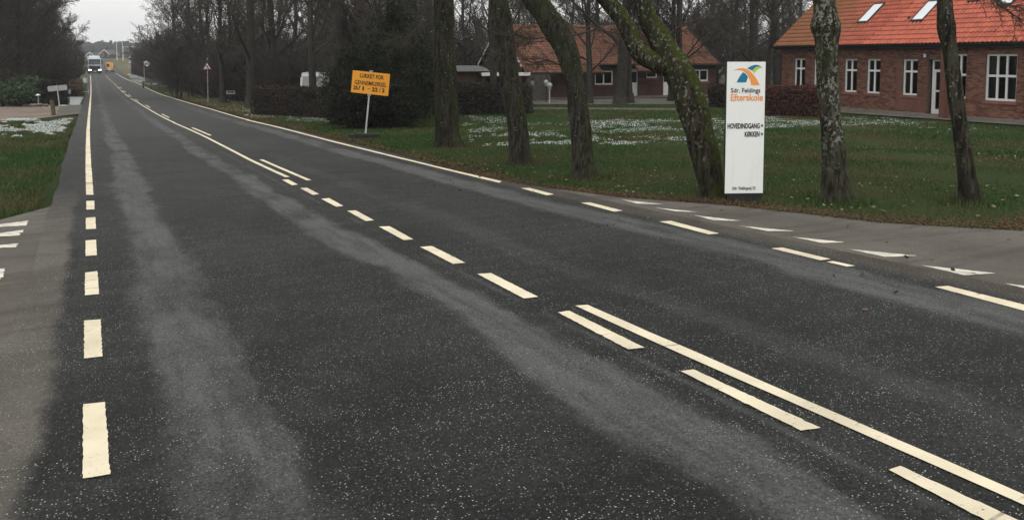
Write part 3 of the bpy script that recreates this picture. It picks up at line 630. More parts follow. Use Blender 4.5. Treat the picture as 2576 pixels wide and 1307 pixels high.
def drooping(tree, pix, depth, seed, L=1.):
    e = tree[0]; rg = random.Random(seed); bufs = [MB(), MB()]; P = [at(u, v, depth) - e.location for u, v in pix]
    P = resample(P, 12); bufs[0].tube(P, [.024 * (1 - .8 * i / 11) for i in range(12)], 6)
    cf = dict(SHRUB, seg=[4, 3, 2], sides=[4, 3, 3], n=[5, 4], ratio=[.5, .5], ang=[38, 40], wig=[.12, .15, .2], up=[-.02, 0, 0], tap=[.8] * 3, t0=[.1, .1], rr=[.6, .6], rmin=.003, split=0)
    for i in range(2, 12):
        for _ in range(2):
            d = (P[min(i + 1, 11)] - P[i - 1]).normalized() + Vector((rg.gauss(0, .6), rg.gauss(0, .6), rg.gauss(-.1, .45)))
            grow(bufs, P[i], d, L * rg.uniform(.4, 1.0), .007, 0, cf, rg)
    mb = MB(); mb.v, mb.f = bufs[0].v, bufs[0].f; o = len(mb.v); mb.v = mb.v + bufs[1].v; mb.f = mb.f + [tuple(i + o for i in f) for f in bufs[1].f]
    mb.build('drooping_branch', M['twig'], e)
drooping(T3, [(1412, 165), (1375, 150), (1340, 160), (1312, 140)], 16.5, 1, .8)
drooping(T3, [(1400, 120), (1370, 95), (1330, 100), (1300, 85)], 16.6, 2, .8)
drooping(T3, [(1440, 90), (1500, 75), (1560, 85), (1600, 110)], 16.9, 3, .7)
drooping(T1, [(1140, 110), (1175, 95), (1215, 120), (1235, 125)], 24, 4, .9)
drooping(T1, [(1100, 40), (1060, 60), (1020, 95), (990, 90)], 24, 5, 1.)
drooping(T6, [(2420, -30), (2500, 0), (2550, 40), (2590, 60)], 12.6, 6, .45)
drooping(T6, [(2430, -60), (2520, 10), (2570, 20), (2620, 30)], 12.9, 7, .45)
drooping(T4, [(1640, 120), (1720, 60), (1790, 45), (1850, 60)], 13.6, 8, .5)

# ---------- woodland behind, each tree a thing
WOODS = 'bare trees behind the low house'; VERGE = 'bare trees behind the tall roadside hedge'; LEFTW = 'dense twiggy trees left of the road'; YARD = 'bare trees on the lawn before the low house'; GARDEN = 'bare trees beyond the school gable'
def wood(specs, vs, label, grp, name='bare_tree'):
    for k, (u, d, s) in enumerate(specs):
        p = stand(u, d); plant(name, vs[k % len(vs)], p, rnd.uniform(0, 6.28), s, label, 'tree', grp)
wood([(630, 56, 1.15), (535, 78, 1.), (690, 62, 1.), (792, 50, 1.05), (480, 96, 1.05), (735, 76, 1.1), (850, 66, 1.), (905, 58, .9), (985, 62, 1.05), (1045, 70, 1.), (590, 98, 1.1), (660, 88, 1.1), (445, 118, 1.), (770, 98, 1.15), (880, 92, 1.15), (950, 86, 1.1), (560, 64, .85), (1010, 96, 1.15), (700, 115, 1.2), (820, 120, 1.25),
      (500, 140, 1.1), (575, 82, 1.05), (520, 110, 1.), (425, 165, 1.0)], TV, 'tall bare tree in the wood behind the tall roadside hedge', VERGE)
wood([(1120, 88, 1.05), (1175, 80, 1.), (1235, 96, 1.1), (1300, 88, .95), (1370, 96, 1.05), (1440, 90, 1.), (1510, 98, 1.1), (1580, 92, .95), (1650, 100, 1.1), (1720, 90, 1.), (1790, 98, 1.05), (1845, 86, 1.), (1900, 95, 1.1), (1960, 90, 1.), (2020, 100, 1.), (1330, 120, 1.2), (1610, 124, 1.2), (1870, 116, 1.15), (1080, 112, 1.2), (1990, 76, .85)], TV, 'tall bare tree in the wood behind the low house with weathered orange roof', WOODS)
wood([(430 + 62 * i + (i * 37) % 29, 104 + (i * 53) % 48, .56 + .03 * (i % 5)) for i in range(27)], DV, 'dense dark bare tree deep in the wood on the right', 'dense trees deep in the wood')
wood([(445 + 47 * i + (i * 31) % 23, 78 + (i * 41) % 44, 1.5 + .12 * (i % 6)) for i in range(34)], SV, 'dark bare undergrowth thicket deep in the wood on the right', 'undergrowth deep in the wood', 'bare_shrub')
wood([(1241, 44, .75), (1483, 51, .85), (1560, 50.5, 1.05), (1585, 51.5, .95), (1690, 54, .8), (1712, 53, .85)], TV, 'bare tree with a dark trunk on the lawn in front of the low house', YARD)
wood([(1887, 62, .95), (1930, 58, .9), (1957, 66, 1.), (1842, 70, .9)], TV, 'bare tree between the low house and the gable of the brick school', GARDEN)
wood([(-40, 66, 1.05), (45, 72, 1.1), (84, 80, 1.05), (104, 98, 1.0), (60, 105, 1.2), (0, 92, 1.2), (126, 126, 1.0), (150, 158, .95), (96, 135, 1.2), (-90, 80, 1.2), (20, 125, 1.3), (176, 200, .8), (192, 250, .75), (-170, 74, 1.1), (-260, 95, 1.2), (-380, 80, 1.1), (-520, 100, 1.2), (-700, 90, 1.1)], DV, 'tall dense twiggy bare tree standing left of the road', LEFTW)
wood([(395, 150, 1.9), (375, 175, 1.7), (405, 140, 1.5), (360, 205, 1.7), (345, 235, 1.5)], SV, 'bare brown thicket bush beyond the end of the tall roadside hedge', 'thicket along the right verge', 'bare_shrub')
wood([(60, 76, 1.0), (20, 70, .9), (150, 78, .9), (180, 105, 1.), (135, 90, 1.1), (-10, 78, 1.1), (192, 140, 1.2), (200, 175, 1.2)], SV, 'dark bare thicket bush under the twiggy trees left of the road', 'thicket left of the road', 'bare_shrub')
wood([(560, 68, .85), (610, 66, .8), (680, 58, .85), (720, 60, .9), (830, 60, .9), (480, 84, .9), (520, 76, .9), (760, 66, 1.), (1080, 60, .9), (1130, 66, 1.), (870, 50, .8)], SV, 'dark bare undergrowth bush behind the hedges right of the road', 'undergrowth behind the hedges', 'bare_shrub')

# ---------- hedges and bushes
def hedge(name, A, B, h, wd, m, n, size, label, seed=1, coremat='core', lump=.08):
    A, B = Vector(A), Vector(B); d = Vector((B.x - A.x, B.y - A.y, 0)); L = d.length; rz = math.atan2(d.y, d.x); rng = np.random.default_rng(seed)
    e = thing(name, label, 'hedge', A, rz); slope = (B.z - A.z) / L
    mb = MB(); k = max(6, int(L / .5)); prof = [(-wd / 2 + .1, -.1), (-wd / 2 + .07, h * .6), (-wd / 2 + .16, h - .16), (0, h - .1), (wd / 2 - .16, h - .16), (wd / 2 - .07, h * .6), (wd / 2 - .1, -.1)]
    V = []
    for i in range(k + 1):
        x = .1 + (L - .2) * i / k
        for y, z in prof: q = mn.noise(Vector((x * .9, y * 2, z + seed))) * lump; V.append((x, y * (1 + q), z * (1 + q * .5) + x * slope))
    m_ = len(prof); Fc = [(i * m_ + j, i * m_ + j + 1, (i + 1) * m_ + j + 1, (i + 1) * m_ + j) for i in range(k) for j in range(m_ - 1)] + [tuple(range(m_))[::-1], tuple(k * m_ + j for j in range(m_))]
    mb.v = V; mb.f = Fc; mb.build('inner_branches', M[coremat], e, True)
    ar = np.array([L * h, L * h, L * wd, wd * h, wd * h]); c = rng.choice(5, n, p=ar / ar.sum()); u = rng.random(n); t = rng.random(n); P = np.zeros((n, 3)); j = rng.normal(0, .05, n)
    for q in range(5):
        s = c == q
        if q < 2: P[s] = np.stack([u[s] * L, (wd / 2 + j[s]) * (1 if q else -1), t[s] * h], 1)
        elif q == 2: P[s] = np.stack([u[s] * L, (t[s] - .5) * wd, h + j[s] + .04], 1)
        else: P[s] = np.stack([(L + j[s]) if q == 3 else j[s], (u[s] - .5) * wd, t[s] * h], 1)
    wob = np.sin(P[:, 0] * 1.7 + seed) * np.sin(P[:, 2] * 2.3) * lump * .7; P[:, 1] += wob * np.sign(P[:, 1]); P[:, 2] += np.sin(P[:, 0] * .9) * .05 * (P[:, 2] > h * .9) + P[:, 0] * slope
    V, Fq = cloud(P, size, rng); link('foliage', mesh_np('foliage', V, Fq, M[m]), e); return e
def bush(name, loc, rx, ry, h, m, n, size, label, cat='bush', seed=1, grp=None, lump=.25, floor=0., taper=.0):
    rng = np.random.default_rng(seed); e = thing(name, label, cat, loc, 0, grp)
    def rad(d): return 1 + lump * mn.noise(Vector(d) * 1.6 + Vector((seed, 0, 0))) + lump * .6 * mn.noise(Vector(d) * 4.1)
    bm = bmesh.new(); bmesh.ops.create_icosphere(bm, subdivisions=3, radius=1)
    for v in bm.verts:
        k = rad(v.co) * .8; tp = 1 - taper * max(0, v.co.z); v.co = Vector((v.co.x * rx * k * tp, v.co.y * ry * k * tp, max(-.05, h * .5 + v.co.z * h * .5 * k)))
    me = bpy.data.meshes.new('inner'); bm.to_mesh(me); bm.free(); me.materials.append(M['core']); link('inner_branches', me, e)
    d = rng.normal(size=(n, 3)); d /= np.linalg.norm(d, axis=1, keepdims=True); r = np.array([rad(q) for q in d]) * (rng.uniform(.70, 1.08, n) + (rng.random(n) < .12) * rng.uniform(0, .22, n)); tp = 1 - taper * np.maximum(0, d[:, 2])
    P = np.stack([d[:, 0] * rx * r * tp, d[:, 1] * ry * r * tp, np.maximum(.02, h * .5 + d[:, 2] * h * .5 * r)], 1)
    V, Fq = cloud(P, size, rng); link('foliage', mesh_np('foliage', V, Fq, M[m]), e); return e
hedge('clipped_hedge', gnd(655, 258), gnd(420, 216), 3.0, 1.6, 'brownhedge', 26000, .075, 'long tall dark clipped hedge along the road behind the triangular warning sign', 1, lump=.12)
hb = gnd(662, 286); hedge('clipped_hedge', hb, stand(852, 41), 1.38, 1.4, 'brownhedge', 15000, .05, 'low dark clipped hedge in front of the parked white van', 2)
hedge('clipped_hedge', stand(1100, 42.5), stand(1331, 41.5), 1.38, 1.5, 'privet', 16000, .05, 'low dark clipped hedge in front of the wooden shed', 3)
hedge('beech_hedge', stand(1900, 39.5), stand(2068, 38.2), 1.2, 1.1, 'beech', 16000, .05, 'red brown leafy hedge beneath the end windows of the brick school', 4)
hedge('beech_hedge', stand(1800, 47), stand(1835, 46), 1.1, 1.0, 'brownhedge', 4000, .06, 'short piece of brown hedge seen behind the lichened leaning tree', 9)
bush('evergreen_bush', stand(966, 32.0), 2.0, 1.6, 3.3, 'yew', 60000, .04, 'huge dark evergreen bush behind the orange road closure sign', 'bush', 5, lump=.42)
bush('evergreen_tree', stand(990, 37), 2.1, 2.0, 5.0, 'yew', 45000, .05, 'dark conifer rising over the huge evergreen bush', 'tree', 6, lump=.6, taper=.75)
wood([(975, 40, .62), (905, 43, .55), (1050, 42, .6)], DV, 'dense dark bare tree standing right behind the evergreen bush', 'bare trees behind the evergreen bush')
bush('evergreen_bush', stand(880, 34.0), 1.1, 1.2, 2.0, 'privet', 15000, .055, 'dark shrub filling the gap between low hedge and evergreen bush', 'bush', 8)
RH = 'rhododendron bushes at the drive'
for k, (u, dd, rx, h, n_) in enumerate([(12, 62, 1.6, 1.7, 7000), (58, 64, 1.5, 2.1, 7000), (84, 63, 1.0, 1.9, 5000), (38, 60.5, 1.1, 1.3, 5000), (68, 61, .8, 1.35, 4000)]):
    bush('rhododendron', stand(u, dd), rx, 1.2, h, 'rhodo', n_, .085, 'green leafy rhododendron bush beside the gravel drive', 'bush', 20 + k, RH)
hedge('clipped_hedge', stand(98, 62.5), stand(166, 63.5), 1.65, 1.2, 'privet', 9000, .06, 'dark hedge behind the back of the grey direction sign', 11)
bush('pale_bush', stand(160, 86), 1.5, 1.2, 1.25, 'straw', 6000, .08, 'beige leafy bush beside the beige hedge left of the road', 'bush', 41)
hedge('pale_hedge', stand(186, 88), stand(198, 92), 1.5, .8, 'straw', 4000, .07, 'upright beige leafy hedge near the white gate frame', 12)
bush('pale_bush', stand(12, 74), 1.9, 1.4, 2.6, 'straw', 5000, .09, 'rust brown bush behind the rhododendrons', 'bush', 42)
hedge('clipped_hedge', stand(345, 205), stand(412, 155), 3.4, 2.4, 'brownhedge', 9000, .13, 'distant dark hedge at the edge of the green field', 13)

# ---------- grass blades, litter, fallen leaves, snow
rb = sorted([(p.x, p.y) for p in RB]); rbx = np.array([p[0] for p in rb]); rby = np.array([p[1] for p in rb])
lb = sorted([(p.x, p.y) for p in LB]); lbx = np.array([p[0] for p in lb]); lby = np.array([p[1] for p in lb])
def right_lawn(x, y): return ((x > 6.78 + .08 * np.sin(y * 2)) & (y > np.interp(x, rbx, rby) + .12 + .1 * np.sin(x * 3)) & (y < 70)) & ~((x > 21.5) & (y > 44))
_wv = lambda x, y: np.sin(x * 1.9 + .6 * np.sin(y * .9)) * np.sin(y * .63 + 1.3 * np.sin(x * 1.1)) + .35 * np.sin(x * 5.3 + y * 2.1)
def left_lawn(x, y): return (~((_wv(x, y) > .62) & (x < -1.15))) & (x < -.80 + .03 * np.sin(y * 1.7)) & (y > np.interp(x, lbx, lby) + .15 + .1 * np.sin(x * 4)) & (y < 48)
def blades(n, x0, x1, y0, y1, test, seed, hmul=1.):
    rng = np.random.default_rng(seed); x = rng.uniform(x0, x1, n); y = rng.uniform(y0, y1, n)
    d = np.hypot(x, y); k = test(x, y) & (rng.random(n) < np.clip(15 / d, 0, 1) ** 1.1); x, y, d = x[k], y[k], d[k]; n = len(x)
    h = rng.uniform(.015, .048, n) * hmul * np.clip(d / 18, 1, 1.6); a = rng.uniform(0, 6.28, n); wd = .007 * np.clip(d / 12, 1, 3.); z = gzv(x, y) - .05
    lean = rng.normal(0, .5, (n, 2)) * h[:, None]; B = np.stack([x, y, z - .02], 1); s = np.stack([np.cos(a) * wd, np.sin(a) * wd, 0 * a], 1)
    T = B + np.stack([lean[:, 0], lean[:, 1], h + .02], 1)
    return np.stack([B - s, B + s, T], 1).reshape(-1, 3), np.arange(3 * n).reshape(n, 3)
for nm, args in (('grass', (900000, 6.5, 34, 3, 46, right_lawn, 1)), ('grass', (330000, -9, -.7, 9, 50, left_lawn, 2, 1.35))):
    V, Fq = blades(*args); struct(tag(link(nm, mesh_np(nm, V, Fq, M['grass'])), 'short winter grass on the school lawn' if args[1] > 0 else 'rough winter grass on the bank left of the road', 'grass'), 'stuff')
tf = []
for (e_, b_, d_), r_ in ((T1, .5), (T2, .34), (T3, .32), (T4, .26), (T5, .3), (T6, .22)):
    n_ = 420; a_ = NPR.uniform(0, 6.28, n_); q_ = r_ * NPR.uniform(.9, 1.9, n_); tf.append(np.stack([b_.x + np.cos(a_) * q_, b_.y + np.sin(a_) * q_], 1))
pb = gnd(1870, 504); tf.append(np.stack([pb.x + NPR.uniform(-.4, .4, 300), pb.y + NPR.uniform(-.3, .3, 300)], 1)); pb = gnd(919, 343); tf.append(np.stack([pb.x + NPR.normal(0, .6, 300), pb.y + NPR.normal(0, .5, 300)], 1))
tf = np.concatenate(tf); n_ = len(tf); h_ = NPR.uniform(.05, .13, n_); B_ = np.stack([tf[:, 0], tf[:, 1], gzv(tf[:, 0], tf[:, 1]) - .07], 1); a_ = NPR.uniform(0, 6.28, n_); s_ = np.stack([np.cos(a_), np.sin(a_), 0 * a_], 1) * .008; T_ = B_ + np.stack([NPR.normal(0, .03, n_), NPR.normal(0, .03, n_), h_ + .02], 1)
struct(tag(link('grass', mesh_np('grass', np.stack([B_ - s_, B_ + s_, T_], 1).reshape(-1, 3), np.arange(3 * n_).reshape(n_, 3), M['grass'])), 'longer grass tufts around the tree feet and sign posts', 'grass'), 'stuff')
def flat_leaves(x, y, size, seed, m, name, label, dz=-.02):
    rng = np.random.default_rng(seed); P = np.stack([x, y, gzv(x, y) + dz + rng.uniform(0, .025, len(x))], 1); V, Fq = cloud(P, size, rng, .6, .75)
    return struct(tag(link(name, mesh_np(name, V, Fq, M[m])), label, 'leaves'), 'stuff')
rg = np.random.default_rng(5)
x = rg.uniform(6.8, 33, 11000); y = rg.uniform(4, 42, 11000); k = right_lawn(x, y) & (rg.random(11000) < np.clip(.25 + .6 * np.sin(x * .5 + y * .3), .12, 1)); flat_leaves(x[k], y[k], .027, 6, 'pale_leaf', 'fallen_leaves', 'pale fallen leaves scattered over the school lawn')
tt = rg.random(15000); bp = resample(RB[:11] + [RB[11]], 400); idx = (tt * 399).astype(int); bx = np.array([p.x for p in bp])[idx]; by = np.array([p.y for p in bp])[idx]
off = np.abs(rg.normal(0, .16, 15000)) * np.interp(tt, [0, .3, .7, 1], [.6, 1., 1.6, 1.5]); flat_leaves(bx + off * .7 + rg.normal(0, .05, 15000), by + off + rg.normal(0, .06, 15000), .013, 7, 'litter', 'leaf_litter', 'brown leaf litter along the edge of the side road', -.004)
y = rg.uniform(14, 75, 9000) ** 1.; x = 6.72 + np.abs(rg.normal(0, .22, 9000)); flat_leaves(x, y, .024, 8, 'litter', 'leaf_litter', 'thin brown litter along the right edge of the main road', -.01)
x = rg.uniform(7.2, 11.5, 7000); y = rg.uniform(42, 105, 7000); flat_leaves(x, y, .05, 9, 'pale_leaf', 'fallen_leaves', 'fallen leaves at the foot of the tall roadside hedge')
xr_ = rg.uniform(4.5, 10, 160); yr_ = rg.uniform(1.5, 14, 160); kk = (yr_ < np.interp(xr_, rbx, rby) - .1); flat_leaves(xr_[kk], yr_[kk], .026, 12, 'litter', 'fallen_leaves', 'few dead leaves and bark bits lying on the asphalt', .008)
def snow_px(regions, seed, name, label, lift=0.):
    rng = np.random.default_rng(seed); Pu = []; Pv = []; Sz = []
    for (u0, v0, u1, v1, n, s0, s1, thr, shear) in regions:
        u = rng.uniform(u0, u1, n); v = rng.uniform(v0, v1, n)
        q = np.array([mn.noise(Vector((a * .010 + seed, b * .10, 0))) + .6 * mn.noise(Vector((a * .035, b * .42, 3))) + .35 * mn.noise(Vector((a * .11, b * .9, 7))) for a, b in zip(u, v)]); edge = 1 - np.abs((v - v0) / (v1 - v0) * 2 - 1) ** 2
        k = q + .35 * edge > thr; Pu.append(u[k] + shear * (v[k] - v0)); Pv.append(v[k]); Sz.append(rng.uniform(s0, s1, k.sum()))
    P = gnd_np(np.concatenate(Pu), np.concatenate(Pv)); S = np.concatenate(Sz); n = len(P); a0 = rng.uniform(0, 6.28, n); m = 7
    ang = a0[:, None] + np.arange(m)[None] * 2 * math.pi / m; r = S[:, None] * rng.uniform(.45, 1.15, (n, m))
    ring = np.stack([P[:, 0:1] + np.cos(ang) * r, P[:, 1:2] + np.sin(ang) * r, np.repeat(P[:, 2:3] - .05 + lift * .6, m, 1)], 2); c = P.copy(); c[:, 2] += rng.uniform(-.042, -.022, n) + lift
    V = np.concatenate([ring, c[:, None]], 1).reshape(-1, 3); b = np.arange(n)[:, None] * (m + 1); i = np.arange(m)
    Fq = np.stack([b + i, b + (i + 1) % m, np.repeat(b + m, m, 1)], 2).reshape(-1, 3)
    struct(tag(link(name, mesh_np(name, V, Fq, M['snow'], True)), label, 'snow'), 'stuff')
snow_px([(1165, 283, 1290, 322, 1500, .03, .14, .34, 0), (1180, 296, 1830, 362, 13000, .025, .10, .42, 0), (1480, 294, 1830, 324, 6500, .04, .18, .2, 0), (1920, 283, 2070, 318, 4000, .03, .13, .2, 0), (2100, 290, 2360, 320, 2400, .03, .10, .34, 0), (2360, 318, 2576, 330, 120, .04, .12, .3, 0),
         (720, 290, 835, 304, 900, .05, .22, -.1, .3), (615, 283, 720, 294, 200, .05, .2, .25, 0), (1090, 288, 1160, 300, 200, .05, .16, .1, 0)], 1, 'snow_patches', 'thin patches of old snow on the lawn in front of the buildings')
snow_px([(10, 297, 185, 338, 3200, .04, .16, .3, -.9), (0, 335, 60, 350, 160, .02, .06, .3, 0)], 4, 'snow_patches', 'patches of old snow on the grass bank left of the road', .05)
snow_px([(163, 243, 208, 266, 1300, .08, .3, -.02, -.6), (10, 258, 130, 266, 350, .08, .25, -.05, 0), (196, 262, 215, 266, 60, .1, .2, -.3, 0)], 6, 'snow_patches', 'melting snow heap beside the drive mouth')
snow_px([(318, 183, 352, 207, 500, .12, .5, .05, .8), (200, 195, 219, 208, 160, .15, .4, -.1, 0), (330, 206, 420, 214, 220, .1, .35, .1, 0), (285, 152, 340, 172, 200, .3, .9, .2, 0)], 8, 'snow_patches', 'thin snow on the far verge by the wooden barrier')

# ------------------------------------------------------------------ buildings
def glass_mat():
    m = bpy.data.materials.new('clear_pane'); m.use_nodes = True; t = m.node_tree; t.nodes.clear()
    o = t.nodes.new('ShaderNodeOutputMaterial'); mx = t.nodes.new('ShaderNodeMixShader'); tr = t.nodes.new('ShaderNodeBsdfTransparent'); gl = t.nodes.new('ShaderNodeBsdfGlossy'); fr = t.nodes.new('ShaderNodeFresnel')
    tr.inputs[0].default_value = (.62, .66, .66, 1); gl.inputs['Roughness'].default_value = .03; fr.inputs[0].default_value = 1.5
    t.links.new(fr.outputs[0], mx.inputs[0]); t.links.new(tr.outputs[0], mx.inputs[1]); t.links.new(gl.outputs[0], mx.inputs[2]); t.links.new(mx.outputs[0], o.inputs[0]); return m
M['pane'] = glass_mat()
def window(parent, s0, s1, z0, z1, y, cols=2, tr=.34, fw=.06, sill='brick', curt=True, rows=2, sy=-.05):
    mb = MB(); d = .07; fw *= 1.35
    mb.span((s0, y, z0), (s0 + fw, y + d, z1)).span((s1 - fw, y, z0), (s1, y + d, z1)).span((s0 + fw, y, z0), (s1 - fw, y + d, z0 + fw)).span((s0 + fw, y, z1 - fw), (s1 - fw, y + d, z1))
    zt = z1 - (z1 - z0) * tr; xs = [s0 + fw + (s1 - s0 - 2 * fw) * i / cols for i in range(cols + 1)]; zs = [(z0 + fw, zt - .035), (zt + .035, z1 - fw)] if rows == 2 else [(z0 + fw, z1 - fw)]
    if rows == 2: mb.span((s0 + fw, y - .008, zt - .048), (s1 - fw, y + d - .003, zt + .048))
    for za, zb in zs:
        for x in xs[1:-1]: mb.span((x - .042, y - .004, za), (x + .042, y + d - .005, zb))
    wnd = mb.build('window', M['white'], parent)
    for za, zb in zs:
        for i in range(cols):
            a = xs[i] + (.03 if i else 0); b = xs[i + 1] - (.03 if i < cols - 1 else 0)
            MB().add([(a, y + .035, za), (b, y + .035, za), (b, y + .035, zb), (a, y + .035, zb)], [(0, 1, 2, 3)]).build('pane', M['pane'], wnd)
    if sill: MB().span((s0 - .07, sy, z0 - .13), (s1 + .07, y + .05, z0 - .004)).build('sill', M[sill], wnd)
    if curt:
        for a, b in ((s0 + .05, s0 + .05 + (s1 - s0) * .24), (s1 - .05 - (s1 - s0) * .2, s1 - .05)):
            c = MB(); n = 10
            V = [(a + (b - a) * i / n, y + .16 + .025 * math.sin(i * 1.9), z) for i in range(n + 1) for z in (z0, z1)]
            c.add(V, [(2 * i, 2 * i + 2, 2 * i + 3, 2 * i + 1) for i in range(n)]).build('curtain', M['curtain'], wnd)
    return wnd
def wall_sheet(mb, x0, x1, z0, z1, holes, y, depth):
    xs = sorted({x0, x1, *[h[0] for h in holes], *[h[1] for h in holes]}); zs = sorted({z0, z1, *[h[2] for h in holes], *[h[3] for h in holes]})
    xs = [q for q in xs if x0 <= q <= x1]; zs = [q for q in zs if z0 <= q <= z1]
    for a, b in zip(xs, xs[1:]):
        for c, d in zip(zs, zs[1:]):
            m_ = ((a + b) / 2, (c + d) / 2)
            if any(h[0] < m_[0] < h[1] and h[2] < m_[1] < h[3] for h in holes): continue
            mb.add([(a, y, c), (b, y, c), (b, y, d), (a, y, d)], [(0, 1, 2, 3)]); mb.add([(a, y + depth, c), (b, y + depth, c), (b, y + depth, d), (a, y + depth, d)], [(3, 2, 1, 0)])
    for a, b, c, d in holes:
        P = [(a, c), (b, c), (b, d), (a, d)]
        for p, q in zip(P, P[1:] + P[:1]): mb.add([(p[0], y, p[1]), (q[0], y, q[1]), (q[0], y + depth, q[1]), (p[0], y + depth, p[1])], [(0, 1, 2, 3)])
def tile_mesh(m, wd=.21, ln=.36):
    A = [0, .03, .065, .105, .145, .178, .199]; Hh = [.012, .040, .054, .044, .016, .0, .004]; A = [a * wd / .21 for a in A]
    V = [(a, 0, h + .040) for a, h in zip(A, Hh)] + [(a, ln, h + .002) for a, h in zip(A, Hh)] + [(a, 0, h + .004) for a, h in zip(A, Hh)]; k = 7
    mb = MB(); mb.v = V; mb.f = [(i, i + 1, k + i + 1, k + i) for i in range(6)] + [(2 * k + i, 2 * k + i + 1, i + 1, i) for i in range(6)]
    return mb.mesh('roof_tile', m)
def tiled_slope(root, roof, x0, x1, y0, z0, slope, length, m, wd=.21, ex=.335, keep=300, skip=None):
    th = slope; tm = tile_mesh(m, wd); mw = root.matrix_world.copy() if False else Matrix.Translation(root.location) @ root.rotation_euler.to_matrix().to_4x4()
    nx = int((x1 - x0) / wd); nr = int(length / ex); L = []
    for r in range(nr):
        for c in range(nx):
            s = x0 + c * wd; t = r * ex
            if skip and skip(s + wd / 2, t): continue
            p = Vector((s, y0 + t * math.cos(th), z0 + t * math.sin(th))); wp = mw @ p; q = wp - ORI
            X = q.dot(CAMR); f = q.dot(CAMF); fw = f * math.cos(PIT) - q.z * math.sin(PIT); up = f * math.sin(PIT) + q.z * math.cos(PIT)
            u = CX + F * X / fw; v = CY - F * up / fw; L.append((not (5 < u < 2560 and v > 5), fw, p))
    L.sort(key=lambda a: (a[0], a[1])); rt = Matrix.Rotation(th, 3, 'X')
    for _, _, p in L[:keep]: link('roof_tile', tm, roof, p + Vector((rnd.gauss(0, .003), 0, rnd.gauss(0, .002))), (th + rnd.gauss(0, .006), 0, rnd.gauss(0, .006)))
    if len(L) <= keep: return
    tv = np.array([v.co for v in tm.vertices]) @ np.array(rt).T; k = len(tv); P = np.array([p for _, _, p in L[keep:]]); n = len(P); jit = NPR.normal(0, .003, (n, 1, 3))
    V = (tv[None] + P[:, None] + jit).reshape(-1, 3); tf = np.array([tuple(f.vertices) for f in tm.polygons]); Fq = (tf[None] + (np.arange(n) * k)[:, None, None]).reshape(-1, 4)
    o = link('roof_tiles', mesh_np('roof_tiles', V, Fq, m), roof); o['kind'] = 'stuff'; return o

